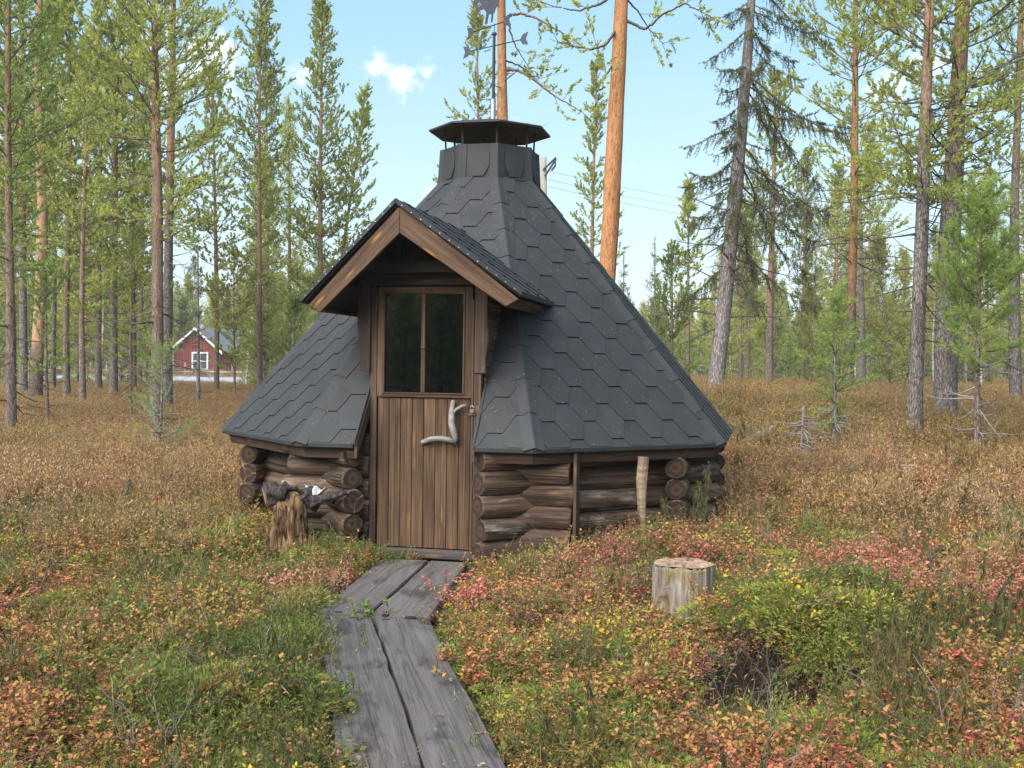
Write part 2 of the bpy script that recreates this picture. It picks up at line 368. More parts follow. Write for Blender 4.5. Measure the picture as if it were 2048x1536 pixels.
def mk_bark(name, low, lowd, high, z0, z1):
    m, t = material(name)
    c = t('ShaderNodeTexCoord'); inf = t('ShaderNodeObjectInfo')
    rv = t('ShaderNodeVectorMath', {0: (inf, 'Random'), 1: (31., 17., 0.)}, operation='MULTIPLY')
    v = t('ShaderNodeVectorMath', {0: (c, 'Object'), 1: (rv, 0)}, operation='ADD')
    mp = t('ShaderNodeMapping', {'Vector': (v, 0), 'Scale': (44, 44, 10)})
    wq = t('ShaderNodeTexNoise', {'Vector': mp, 'Scale': .6, 'Detail': 4.0})
    wv_ = t('ShaderNodeVectorMath', {0: (wq, 1), 'Scale': 1.6}, operation='SCALE'); mp2 = t('ShaderNodeVectorMath', {0: (mp, 0), 1: (wv_, 0)}, operation='ADD')
    vo = t('ShaderNodeTexVoronoi', {'Vector': (mp2, 0), 'Scale': 1.0}, feature='DISTANCE_TO_EDGE')
    n = t('ShaderNodeTexNoise', {'Vector': mp, 'Scale': .9, 'Detail': 5.0, 'Roughness': .7, 'Distortion': .6})
    ed = t('ShaderNodeMapRange', {'Value': (vo, 0), 1: .0, 2: .16, 3: .35, 4: 1.})
    h = t.math('MULTIPLY', ed, n)
    cl = t.ramp(h, [(.12, lowd), (.42, low), (.70, tuple(min(1, x*1.9) for x in low))])
    hd = tuple(x*.45 for x in high)
    ch = t.ramp(n, [(.33, hd), (.46, high), (.62, tuple(min(1, x*1.4) for x in high)), (.72, tuple(x*.7 for x in high))])
    sp = t('ShaderNodeSeparateXYZ', {0: (c, 'Object')})
    nb = t('ShaderNodeTexNoise', {'Vector': (c, 'Object'), 'Scale': 2.5, 'Detail': 3.0})
    zz = t.math('MULTIPLY_ADD', nb, 2.2, (sp, 2)); zz = t.math('SUBTRACT', zz, 1.1)
    f = t('ShaderNodeMapRange', {'Value': zz, 1: z0, 2: z1, 3: 0., 4: 1.})
    col = t.mix(f, cl, ch)
    # pale lichen flecks low down
    nl = t('ShaderNodeTexNoise', {'Vector': mp, 'Scale': .5, 'Detail': 6.0, 'Roughness': .8})
    lf = t('ShaderNodeMapRange', {'Value': nl, 1: .60, 2: .66, 3: 0., 4: .6}); lf = t.math('MULTIPLY', lf, t.math('SUBTRACT', 1.0, f))
    col = t.mix(lf, col, (.26, .265, .25))
    finish(t, col, .9, bump=h, bstr=.8, bdist=.02, spec=.15)
    return m
BARK_MIX = mk_bark('pine_bark', (.165, .14, .125), (.045, .036, .032), (.30, .165, .09), 3.0, 5.5)
BARK_ORANGE = mk_bark('orange_pine_bark', (.12, .095, .08), (.03, .023, .02), (.30, .155, .075), 1.4, 2.6)
BARK_ORANGE2 = mk_bark('bright_orange_pine_bark', (.16, .10, .07), (.04, .03, .02), (.37, .175, .078), .4, 1.2)
BARK_TAN = mk_bark('tan_pine_bark', (.12, .09, .075), (.04, .03, .02), (.34, .20, .12), .7, 1.5)
BARK_BROWN = mk_bark('brown_pine_bark', (.18, .135, .11), (.05, .036, .03), (.27, .16, .10), 1.0, 5.0)
BARK_GREY = mk_bark('grey_spruce_bark', (.215, .185, .175), (.07, .06, .057), (.19, .165, .155), 3.0, 9.0)
def mk_birchbark():
    m, t = material('birch_bark'); co, c, inf = objco(t, (6, 6, 22))
    n = t('ShaderNodeTexNoise', {'Vector': co, 'Scale': 1., 'Detail': 4.0})
    finish(t, t.ramp(n, [(.36, (.08, .07, .065)), (.44, (.42, .40, .38)), (.8, (.55, .53, .51))]), .8, spec=.2); return m
BARK_BIRCH = mk_birchbark()
TWIG = flat('branch_bark', (.13, .10, .08), .9, .1, 0, .3, 12)
TWIG_GREY = flat('dead_branch', (.25, .225, .205), .9, .1, 0, .3, 12)
TWIG_DARK = flat('lichen_branch', (.085, .072, .062), .9, .1, 0, .3, 12)

def foliage(name, stops, trans=.45, inst=False, rough=.6, hue_noise=True):
    """leaf material: colour from a random number per leaf (and per instance); part of the light passes through"""
    m, t = material(name)
    geo = t('ShaderNodeNewGeometry'); inf = t('ShaderNodeObjectInfo')
    r = (geo, 'Random Per Island')
    if inst:
        a = t('ShaderNodeAttribute', attribute_name='tone', attribute_type='INSTANCER')
        f = t.math('MULTIPLY_ADD', r, .28, t.math('MULTIPLY', (a, 'Fac'), .72))
        f = t('ShaderNodeMapRange', {'Value': f, 1: .12, 2: .88, 3: 0., 4: 1.})
    else:
        n = t('ShaderNodeTexNoise', {'Vector': (geo, 'Position'), 'Scale': 1.6, 'Detail': 2.0})
        f = t.math('MULTIPLY_ADD', r, .45, t.math('MULTIPLY', n, .75)); f = t.math('SUBTRACT', f, .12)
    col = t.ramp(f, stops)
    br = t('ShaderNodeMapRange', {'Value': (inf, 'Random'), 1: 0., 2: 1., 3: .82, 4: 1.18})
    col = t.mix(1.0, col, (br, 0), 'MULTIPLY')
    d = t('ShaderNodeBsdfDiffuse', {'Color': col}); tr = t('ShaderNodeBsdfTranslucent', {'Color': col})
    mx = t('ShaderNodeMixShader', {0: trans, 1: (d, 0), 2: (tr, 0)})
    gl = t('ShaderNodeBsdfGlossy', {'Color': (1, 1, 1, 1), 'Roughness': .45})
    fr = t('ShaderNodeFresnel', {'IOR': 1.3})
    m2 = t('ShaderNodeMixShader', {0: t.math('MULTIPLY', fr, .18), 1: (mx, 0), 2: (gl, 0)})
    t('ShaderNodeOutputMaterial', {'Surface': (m2, 0)})
    return m
L_PINE = foliage('pine_needles', [(0, (0.119, 0.144, 0.036)), (0.3, (0.289, 0.333, 0.078)), (0.65, (0.474, 0.489, 0.119)), (1, (0.606, 0.552, 0.155))])
L_PINEB = foliage('fresh_pine_needles', [(0, (.11, .16, .036)), (.5, (.25, .33, .075)), (1, (.40, .45, .12))])
L_PINEY = foliage('pale_pine_needles', [(0, (0.173, 0.19, 0.055)), (0.5, (0.372, 0.367, 0.102)), (1, (0.558, 0.493, 0.151))])
L_PINED = foliage('dull_pine_needles', [(0, (0.096, 0.104, 0.043)), (0.5, (0.191, 0.202, 0.068)), (1, (0.287, 0.286, 0.099))])
L_SPR = foliage('spruce_needles', [(0, (0.06, 0.06, 0.034)), (0.4, (0.12, 0.126, 0.048)), (0.75, (0.204, 0.228, 0.054)), (1, (0.264, 0.276, 0.072))], .25)
L_BIR = foliage('birch_leaves', [(0, (.20, .20, .04)), (.5, (.38, .32, .05)), (1, (.55, .38, .05))])
L_RUSTN = foliage('brown_needles', [(0, (.2, .09, .03)), (1, (.42, .20, .06))])
# ground plants (coloured per instance)
G_BIL = foliage('bilberry_leaves', [(0, (0.073, 0.129, 0.021)), (0.22, (0.16, 0.195, 0.037)), (0.4, (0.336, 0.254, 0.064)), (0.52, (0.5, 0.269, 0.079)), (0.66, (0.55, 0.237, 0.109)), (0.82, (0.425, 0.165, 0.094)), (0.92, (0.552, 0.151, 0.098)), (1, (0.579, 0.101, 0.068))], .3, True)
G_BILR = foliage('red_bilberry_leaves', [(0, (0.493, 0.304, 0.147)), (0.35, (0.556, 0.241, 0.157)), (0.7, (0.554, 0.177, 0.135)), (1, (0.553, 0.102, 0.082))], .3, True)
G_YEL = foliage('yellow_leaves', [(0, (0.155, 0.209, 0.033)), (0.35, (0.366, 0.339, 0.048)), (0.6, (0.62, 0.44, 0.062)), (0.85, (0.62, 0.282, 0.064)), (1, (0.582, 0.176, 0.054))], .35, True)
G_GRN = foliage('lingonberry_leaves', [(0, (0.052, 0.103, 0.023)), (0.5, (0.125, 0.208, 0.042)), (1, (0.246, 0.333, 0.073))], .2, True)
G_CROW = foliage('crowberry_needles', [(0, (0.049, 0.083, 0.018)), (0.5, (0.132, 0.189, 0.036)), (1, (0.249, 0.288, 0.06))], .25, True)
G_GRASS = foliage('grass_blades', [(0, (0.148, 0.186, 0.043)), (0.4, (0.283, 0.296, 0.071)), (0.7, (0.452, 0.364, 0.128)), (1, (0.542, 0.366, 0.171))], .3, True)
G_HEATH = foliage('dry_heath', [(0, (0.157, 0.166, 0.035)), (0.3, (0.292, 0.219, 0.065)), (0.6, (0.429, 0.256, 0.095)), (0.85, (0.535, 0.303, 0.14)), (1, (0.62, 0.349, 0.184))], .25, True)
G_TEA = foliage('labrador_tea_leaves', [(0, (.03, .045, .018)), (.45, (.075, .085, .028)), (.75, (.15, .12, .04)), (1, (.28, .15, .05))], .2, True)
G_MOSS = foliage('moss', [(0, (0.096, 0.122, 0.023)), (0.5, (0.214, 0.239, 0.047)), (1, (0.361, 0.338, 0.06))], .2, True)
G_LIT = foliage('fallen_leaves', [(0, (.14, .07, .035)), (.4, (.30, .15, .06)), (.7, (.42, .26, .10)), (1, (.5, .38, .2))], .2, True)
G_STEM = flat('plant_stem', (.15, .09, .06), .9, .1)
G_TWIG = flat('grey_twig', (.19, .155, .14), .9, .1)
G_DEAD = foliage('dead_stalks', [(0, (.035, .02, .013)), (.4, (.10, .055, .03)), (.75, (.22, .125, .065)), (1, (.34, .22, .13))], .15, True)

def mk_ground():
    m, t = material('peat_and_moss'); geo = t('ShaderNodeNewGeometry')
    n = t('ShaderNodeTexNoise', {'Vector': (geo, 'Position'), 'Scale': 1.2, 'Detail': 8.0, 'Roughness': .65})
    n2 = t('ShaderNodeTexNoise', {'Vector': (geo, 'Position'), 'Scale': 38.0, 'Detail': 6.0, 'Roughness': .7})
    f = t.math('MULTIPLY_ADD', n, .5, t.math('MULTIPLY', n2, .5))
    col = t.ramp(f, [(.33, (.015, .011, .008)), (.45, (.035, .026, .014)), (.52, (.055, .05, .02)), (.62, (.08, .055, .028)), (.75, (.13, .09, .05))])
    sx = t('ShaderNodeSeparateXYZ', {0: (geo, 'Position')})
    hd = t('ShaderNodeVectorMath', {0: (geo, 'Position'), 1: (1.08, 4.55, .02)}, operation='DISTANCE'); hn = t.math('MULTIPLY_ADD', n2, .35, (hd, 'Value'))
    hm = t('ShaderNodeMapRange', {'Value': hn, 1: .55, 2: .95, 3: .9, 4: 0.}); col = t.mix(hm, col, (.012, .008, .006))
    far = t('ShaderNodeMapRange', {'Value': (sx, 1), 1: 9., 2: 22., 3: 0., 4: .85})
    hc = t.ramp(f, [(.35, (.16, .105, .055)), (.5, (.27, .18, .10)), (.65, (.36, .245, .15))])
    col = t.mix(far, col, hc)
    finish(t, col, .95, bump=n2, bstr=.8, bdist=.03, spec=.1); return m
M_GROUND = mk_ground()

# ------------------------------------------------------------------ ground sheet
def build_ground():
    ys = np.concatenate([np.linspace(-6, 2.4, 15), np.arange(2.5, 12, .09), np.arange(12, 24, .25), np.arange(24, 80, .9), [82, 90, 105, 130, 180, 260, 400, 700]])
    ys = np.concatenate([[-700, -300, -120, -60, -30, -15], ys])
    us = np.concatenate([[-1, -.6, -.35, -.2, -.12], np.linspace(-.075, .075, 150), [.12, .2, .35, .6, 1]])
    X = np.zeros((len(ys), len(us))); Y = np.zeros_like(X)
    for i, y in enumerate(ys):
        w = max(abs(y)*.6, 3.2) if abs(y) > .1 else 3.2
        X[i] = np.where(np.abs(us) <= .0751, us/.075*w, np.sign(us)*(w+np.abs(us)**2*900)); Y[i] = y
    Z = ground_z(X, Y)
    V = np.stack([X, Y, Z], -1).reshape(-1, 3); n = len(us)
    i, j = np.meshgrid(np.arange(len(ys)-1), np.arange(n-1), indexing='ij'); a = (i*n+j).ravel()
    T = np.concatenate([np.stack([a, a+1, a+n+1], 1), np.stack([a, a+n+1, a+n], 1)])
    o = obj('ground', npmesh('ground', V, T, M_GROUND, smooth=True)); tag(o, kind='structure')
build_ground()
def build_road():
    V = []; F = []; xs = np.linspace(-90, 5, 60)
    for k, x in enumerate(xs):
        y0 = 57.5+.03*x; 
        for j, (dy, lift) in enumerate([(0, .03), (1.5, .07), (3.5, .09), (5.5, .07), (7.0, .03)]):
            V.append((x, y0+dy, gz(x, y0+dy)+lift))
    for k in range(len(xs)-1):
        for j in range(4): a = k*5+j; F.append((a, a+5, a+6, a+1))
    o = obj('road', mesh('road', V, F, M_ROAD, smooth=True)); tag(o, kind='structure')
build_road()

# ------------------------------------------------------------------ the hut
RE, ZE, RC, ZC, RT, ZT, RW = 2.1, .795, .4066, 2.799, .398, 3.066, 1.759
CE = math.cos(math.pi/8); SE = math.sin(math.pi/8)
hut = empty('log_hut', (CX, CY, 0), -PHI, label='small eight-sided log hut with a steep dark felt roof and a gabled plank door', cat='hut')
def H(u, v, z): return Vector((u, -v, z))
VD = 1.68
CUT, ZCUT = .41, 1.80
def clip(poly, nx, ny, c):
    out = []
    for i in range(len(poly)):
        a, b = poly[i], poly[(i+1) % len(poly)]; da = nx*a[0]+ny*a[1]-c; db = nx*b[0]+ny*b[1]-c
        if da <= 0: out.append(a)
        if (da < 0 < db) or (db < 0 < da):
            t = da/(da-db); out.append((a[0]+(b[0]-a[0])*t, a[1]+(b[1]-a[1])*t))
    return out
def area(p): return abs(sum(p[i][0]*p[(i+1) % len(p)][1]-p[(i+1) % len(p)][0]*p[i][1] for i in range(len(p))))/2
HEXA, HEXC, HEXE = .050, .067, .145      # half flat, diagonal run, half height
PX = 2*(2*HEXA+HEXC)
def hexes(x0, x1, y0, y1, phase=0.0, seed=0):
    rr = random.Random(seed); out = []
    j = 0; y = y0-HEXE
    while y < y1+HEXE*2:
        x = x0-PX+phase+(PX/2 if j % 2 else 0)
        while x < x1+PX:
            out.append((x, y)); x += PX
        y += HEXE; j += 1
    return out
def shingle_mesh(poly, cy, th=.0095, base=.001, rr=None):
    """poly: clipped hexagon in face coordinates; lower edge proud, upper edge flush"""
    n = len(poly); mx = sum(p[0] for p in poly)/n; my = sum(p[1] for p in poly)/n
    P = poly
    zt = lambda y: base+th*(cy+HEXE-y)/(2*HEXE)
    V = [(x, y, zt(y)) for x, y in P]+[(x, y, -.004) for x, y in P]
    F = [tuple(range(n))]+[(i, n+i, n+(i+1) % n, (i+1) % n) for i in range(n)]
    return V, F
def ccw(p):
    s = sum(p[i][0]*p[(i+1) % len(p)][1]-p[(i+1) % len(p)][0]*p[i][1] for i in range(len(p)))
    return p if s > 0 else p[::-1]
def cover(parent, regions, phase, ystart, individual=True, seed=0, matl=None):
    """lay hexagonal shingles over convex regions (face coordinates)"""
    matl = matl or M_FELT; mb = MB(); rr = random.Random(seed); cache = {}
    for reg in regions:
        reg = ccw(reg)
        xs = [p[0] for p in reg]; ys = [p[1] for p in reg]
        j0 = math.floor((min(ys)-ystart)/HEXE)-1; j1 = math.ceil((max(ys)-ystart)/HEXE)+1
        for j in range(j0, j1+1):
            cy = ystart+j*HEXE; off = phase+(PX/2 if j % 2 else 0)
            for i in range(math.floor((min(xs)-off)/PX)-1, math.ceil((max(xs)-off)/PX)+2):
                cx = off+i*PX
                hx = [(cx+HEXA, cy-HEXE), (cx+HEXA+HEXC, cy), (cx+HEXA, cy+HEXE), (cx-HEXA, cy+HEXE), (cx-HEXA-HEXC, cy), (cx-HEXA, cy-HEXE)]
                p = hx
                for k in range(len(reg)):
                    a, b = reg[k], reg[(k+1) % len(reg)]; dx, dy = b[0]-a[0], b[1]-a[1]; L = math.hypot(dx, dy)
                    nx, ny = dy/L, -dx/L; p = clip(p, nx, ny, nx*a[0]+ny*a[1])
                    if len(p) < 3: break
                if len(p) < 3 or area(p) < .0006: continue
                full = len(p) == 6 and abs(area(p)-area(hx)) < 1e-6
                if not individual: mb.add(shingle_mesh(p, cy), 0); mb.M[-len(p):] = [1]*len(p); continue
                key = 'full' if full else None
                loc = Matrix.Translation((cx, cy, rr.uniform(0, .0015))) @ Matrix.Rotation(rr.uniform(-.006, .006), 4, 'Z')
                if full and key in cache: me = cache[key]
                else:
                    me = mesh('shingle', *shingle_mesh([(a-cx, b-cy) for a, b in p], 0), [matl, M_BLACK], [0]+[1]*len(p))
                    if full: cache[key] = me
                obj('shingle', me, parent, loc)
    if mb.V:
        o = obj('shingle', mb.mesh('shingle', [matl, M_BLACK]), parent); o['kind'] = 'stuff'

SL = math.hypot((RE-RC)*CE, ZC-ZE)                     # slope length
WB, WT = RE*SE, RC*SE
def half(s): return WB+(WT-WB)*s/SL
sc_cut = SL*(ZCUT-ZE)/(ZC-ZE)
for k in range(8):
    a = k*math.pi/4
    O = H(RE*CE*math.sin(a), RE*CE*math.cos(a), ZE)
    top = H(RC*CE*math.sin(a), RC*CE*math.cos(a), ZC)
    xa = Vector((math.cos(a), math.sin(a), 0)); M = frame(O, xa, top-O)
    trap = lambda s0, s1: [(-half(s0), s0), (half(s0), s0), (half(s1), s1), (-half(s1), s1)]
    if k == 0:
        full = trap(0, SL); regs = []
        lo = trap(0, sc_cut)
        regs.append(clip(lo, 1, 0, -CUT)); regs.append(clip(lo, -1, 0, -CUT)); regs.append(trap(sc_cut+.002, SL))
        regs = [ccw(r) for r in regs]
    else: regs = [trap(0, SL)]
    mb = MB()
    for r in regs:
        n = len(r); V = [(x, y, -.003) for x, y in r]+[(x, y, -.045) for x, y in r]
        mb.add((V, [tuple(range(n)), tuple(range(n, 2*n))[::-1]]+[(i, n+i, n+(i+1) % n, (i+1) % n) for i in range(n)]))
    sl = obj('roof_slope', mb.mesh('roof_slope', [M_BLACK]), hut, M)
    vis = k in (0, 1, 7)
    ph = {0: .03, 1: .05, 7: .02}.get(k, 0)
    cover(sl, regs, ph, {0: .11, 1: .06, 7: .03}.get(k, 0), vis, seed=k)
    if vis:      # needles and bits of bark that have dropped on the felt
        rg = np.random.default_rng(70+k); V = []; F = []
        for _ in range(150):
            s_ = rg.uniform(.03, SL*.95); x_ = rg.uniform(-.95, .95)*half(s_)
            if k == 0 and abs(x_) < CUT+.03 and s_ < sc_cut+.1: continue
            a_ = rg.random()*3.14; L_ = rg.uniform(.010, .030); w_ = rg.uniform(.0012, .004); dx, dy = math.cos(a_), math.sin(a_); b_ = len(V); zz = .0125
            V += [(x_-dx*L_/2-dy*w_, s_-dy*L_/2+dx*w_, zz), (x_-dx*L_/2+dy*w_, s_-dy*L_/2-dx*w_, zz), (x_+dx*L_/2, s_+dy*L_/2, zz+.003)]; F.append((b_, b_+1, b_+2))
        o = obj('fallen_needles', mesh('fallen_needles', V, F, M_DEBRIS), sl); o['kind'] = 'stuff'
    # collar face
    O2 = top; t2 = H(RT*CE*math.sin(a), RT*CE*math.cos(a), ZT)
    M2 = frame(O2, xa, t2-O2); hc = (t2-O2).length; w0, w1 = RC*SE, RT*SE
    cf = obj('collar_panel', mesh('collar_panel', [(-w0, 0, 0), (w0, 0, 0), (w1, hc, 0), (-w1, hc, 0), (-w0, 0, -.02), (w0, 0, -.02), (w1, hc, -.02), (-w1, hc, -.02)],
        [(0, 1, 2, 3), (7, 6, 5, 4), (0, 4, 5, 1), (1, 5, 6, 2), (2, 6, 7, 3), (3, 7, 4, 0)], M_FELT), hut, M2)
    if vis or k in (2, 6):
        pa = [(.045, .012), (.088, .09), (.088, .19), (.05, .24), (-.05, .24), (-.088, .19), (-.088, .09), (-.045, .012)]
        n = len(pa); V = [(x, y, .004+.009*(.24-y)/.24) for x, y in pa]+[(x, y, -.001) for x, y in pa]
        obj('shingle', mesh('shingle', V, [tuple(range(n))]+[(i, n+i, n+(i+1) % n, (i+1) % n) for i in range(n)], [M_FELT, M_BLACK], [0]+[1]*n), cf)
    # eave trim: felt drip edge and wooden fascia
    b = a
    c0 = H(RE*math.sin(b-math.pi/8), RE*math.cos(b-math.pi/8), ZE); c1 = H(RE*math.sin(b+math.pi/8), RE*math.cos(b+math.pi/8), ZE)
    inw = H(-math.sin(a), -math.cos(a), 0)
    segs = [(c0, c1)]
    if k == 0: segs = [(c0, H(-CUT, RE*CE, ZE)), (H(CUT, RE*CE, ZE), c1)]
    for p, q in segs:
        slab('drip_edge', hut, [p+Vector((0, 0, .004))-inw*.010, q+Vector((0, 0, .004))-inw*.010, q+Vector((0, 0, -.032))-inw*.004, p+Vector((0, 0, -.032))-inw*.004], inw*.02, M_FELT2, .006)
        pi = p+inw*.045; qi = q+inw*.045
        if k == 0 or True:
            e0 = (q-p).normalized()*.018
            slab('fascia_board', hut, [pi+e0*(1 if p is c0 else 0)+Vector((0, 0, -.030)), qi-e0*(1 if q is c1 else 0)+Vector((0, 0, -.030)), qi-e0*(1 if q is c1 else 0)+inw*.02+Vector((0, 0, -.105)), pi+e0*(1 if p is c0 else 0)+inw*.02+Vector((0, 0, -.105))], inw*.028, M_TRIM, .003)
# dark ceiling inside and soffit
cut_side = []
for s in (-1, 1):
    v0, v1 = RE*CE-.012, 1.60
    zf = lambda v: ZE+(RE*CE-v)/((RE-RC)*CE)*(ZC-ZE)
    slab('roof_edge_board', hut, [H(s*CUT, v0, zf(v0)-.012), H(s*CUT, v1, zf(v1)-.012), H(s*CUT, v1, zf(v1)-.155), H(s*CUT, v0, zf(v0)-.115)], (-s*.022, 0, 0), M_TRIM, .003)
    slab('edge_felt', hut, [H(s*(CUT-.014), v0+.012, zf(v0)+.012), H(s*(CUT-.014), v1, zf(v1)+.022), H(s*(CUT-.014), v1, zf(v1)-.016), H(s*(CUT-.014), v0+.012, zf(v0)-.026)], (s*.018, 0, 0), M_FELT2, .004)
# ridge caps, lapping downwards
def ridge_piece(c, s0, s1, P, L, Rr, up, w=.075):
    sec = []
    for s, lift in ((s0, .014), (s1, .007)):
        p = P(s); l, r, u = L, Rr, up
        sec += [p+l*w+u*lift*.7, p+l*w*.5+u*(lift*1.0), p+l*.016+u*(lift+.004), p+u*(lift+.005), p+r*.016+u*(lift+.004), p+r*w*.5+u*(lift*1.0), p+r*w+u*lift*.7]
        sec += [p+l*w-u*.004, p+r*w-u*.004]
    V = sec; F = [(i, i+1, 9+i+1, 9+i) for i in range(6)]
    F += [(7, 0, 9, 16), (6, 8, 17, 15)]; F += [(7, 8, 6, 5, 4, 3, 2, 1, 0)]
    me = mesh('ridge_cap', V, F, M_FELT2); bm = bmesh.new(); bm.from_mesh(me); bmesh.ops.recalc_face_normals(bm, faces=bm.faces); bm.to_mesh(me); bm.free()
    obj('ridge_cap', me, hut)
for k in range(8):
    a = (k+.5)*math.pi/4
    b0 = H(RE*math.sin(a), RE*math.cos(a), ZE); b1 = H(RC*math.sin(a), RC*math.cos(a), ZC); b2 = H(RT*math.sin(a), RT*math.cos(a), ZT)
    for (p0, p1, dz) in ((b0, b1, .29), (b1, b2, .30)):
        d = (p1-p0).normalized(); up = None
        outs = []
        for aa in (k*math.pi/4, (k+1)*math.pi/4):
            xt = Vector((math.cos(aa), math.sin(aa), 0)); rad = H(math.sin(aa), math.cos(aa), 0)
            n = xt.cross((H(RC*CE*math.sin(aa), RC*CE*math.cos(aa), ZC)-H(RE*CE*math.sin(aa), RE*CE*math.cos(aa), ZE)) if p0 is b0 else Vector((0, 0, 1))).normalized()
            outs.append(n)
        L = d.cross(outs[0]); L = L if L.dot(Vector((math.cos(a), math.sin(a), 0))) < 0 else -L
        Rr = d.cross(outs[1]); Rr = Rr if Rr.dot(Vector((math.cos(a), math.sin(a), 0))) > 0 else -Rr
        up = (outs[0]+outs[1]).normalized(); Ltot = (p1-p0).length; s = -.005
        while s < Ltot-.02:
            e = min(s+dz+.03, Ltot+(.01 if p0 is b0 else 0)); w = .075
            ridge_piece(a, s, e, lambda q, p0=p0, d=d: p0+d*q, L.normalized(), Rr.normalized(), up, w if p0 is b0 else .06); s += dz

# ---- dormer over the door
AP = H(-.019, 2.28, 2.335); TL = H(-.742, 2.03, 1.741); TR = H(.723, 2.03, 1.782)
for s, T in ((-1, TL), (1, TR)):
    bk = Vector((AP.x, -.60, AP.z)); be = Vector((T.x, -.86, T.z))
    # slope deck
    x = Vector((0, 1, 0)) if s > 0 else Vector((0, -1, 0)); up = AP-Vector((T.x, AP.y, T.z))
    M = frame(T, x, up); Mi = M.inverted()
    reg = [((Mi@p).x, (Mi@p).y) for p in ([T, be, bk, AP] if s > 0 else [be, T, AP, bk])]
    reg = ccw(reg); n = 4; V = [(x_, y_, -.003) for x_, y_ in reg]+[(x_, y_, -.03) for x_, y_ in reg]
    me = mesh('dormer_slope', V, [(0, 1, 2, 3), (7, 6, 5, 4)]+[(i, n+i, n+(i+1) % n, (i+1) % n) for i in range(n)], [M_BLACK, M_DARK], [0, 1, 0, 0, 0, 0])
    ds = obj('dormer_slope', me, hut, M)
    cover(ds, [reg], .1, .03, True, seed=20+s)
    # bargeboard (mitred at the apex) and felt edge strip with nails
    out = (AP-T).normalized(); perp = Vector((0, 0, 1))
    BB = H(.003-.0, 2.27, 2.130); bt = H(-.618, 2.03, 1.652) if s < 0 else H(.624, 2.03, 1.688)
    aT = H(.003, 2.27, 2.300); tT = Vector((bt.x+s*.085, bt.y, T.z-.035-.01)) 
    gap = Vector((s*.0015, 0, 0))
    slab('barge_board', hut, [tT, aT+gap, BB+gap, bt], (0, .028, 0), M_BARGE, .004)
    e = -Vector((0, 0, .036))
    f1 = Vector((0, -.012, .010))
    slab('gable_felt_strip', hut, [T+f1+Vector((s*.012, 0, -.008)), AP+f1+gap, AP+f1+e+gap, T+f1+e*.9+Vector((s*.006, 0, -.004))], (0, .02, 0), M_FELT2, .004)
    for i in range(13):
        q = T.lerp(AP, (i+.6)/13.3)+f1+Vector((0, -.003, -.017))
        nv, nf = tube([q+Vector((0, .003, 0)), q], [.0042, .0034], 6)
        obj('roofing_nail', mesh('roofing_nail', nv, nf, M_GALV), hut)
    # eave fascia of the dormer, running back to the main roof, and felt edge
    p0 = Vector((bt.x+s*.002, bt.y+.012, bt.z+.10)); 
    slab('dormer_fascia', hut, [Vector((bt.x, bt.y+.03, bt.z+.002)), Vector((bt.x, -1.12, bt.z+.002)), Vector((T.x-s*.035, -1.12, T.z-.04)), Vector((T.x-s*.035, bt.y+.03, T.z-.04))], (-s*.02, 0, .012), M_BARGE, .003)
    slab('drip_edge', hut, [T+Vector((s*.008, 0, .008)), be+Vector((s*.008, 0, .008)), be+Vector((s*.004, 0, -.03)), T+Vector((s*.004, 0, -.03))], (-s*.018, 0, 0), M_FELT2, .005)
# soffit boards under the dormer, level, dark
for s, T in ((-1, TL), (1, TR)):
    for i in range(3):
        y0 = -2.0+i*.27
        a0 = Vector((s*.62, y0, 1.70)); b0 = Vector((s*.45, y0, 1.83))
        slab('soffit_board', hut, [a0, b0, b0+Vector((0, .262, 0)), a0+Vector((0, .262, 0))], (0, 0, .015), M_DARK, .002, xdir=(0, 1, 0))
# gable wall above the door: vertical boards, shade of the overhang put into their dark colour
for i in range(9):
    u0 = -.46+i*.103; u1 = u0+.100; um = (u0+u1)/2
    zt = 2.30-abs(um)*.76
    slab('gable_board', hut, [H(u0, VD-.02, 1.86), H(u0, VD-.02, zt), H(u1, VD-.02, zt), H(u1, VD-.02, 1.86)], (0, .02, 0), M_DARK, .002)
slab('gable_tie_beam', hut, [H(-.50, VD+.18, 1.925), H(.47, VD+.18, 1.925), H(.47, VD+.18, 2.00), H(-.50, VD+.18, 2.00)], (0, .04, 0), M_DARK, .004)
# dormer cheeks: short boards stacked
for s in (-1, 1):
    z = .92; i = 0
    while z < 1.86:
        vb = (RE*CE)-(z-ZE)*((RE-RC)*CE)/(ZC-ZE)-.12
        if vb < VD-.03:
            hgt = .088+.012*rnd.random()
            slab('cheek_board', hut, [H(s*.395, VD-.03, z), H(s*.395, max(vb-.1, .7), z), H(s*.395, max(vb-.1, .7), z+hgt-.004), H(s*.395, VD-.03, z+hgt-.004)], (s*.018+.0*rnd.random(), 0, 0), M_TRIM if s < 0 else M_LOG, .003)
            z += hgt
        else: z += .05
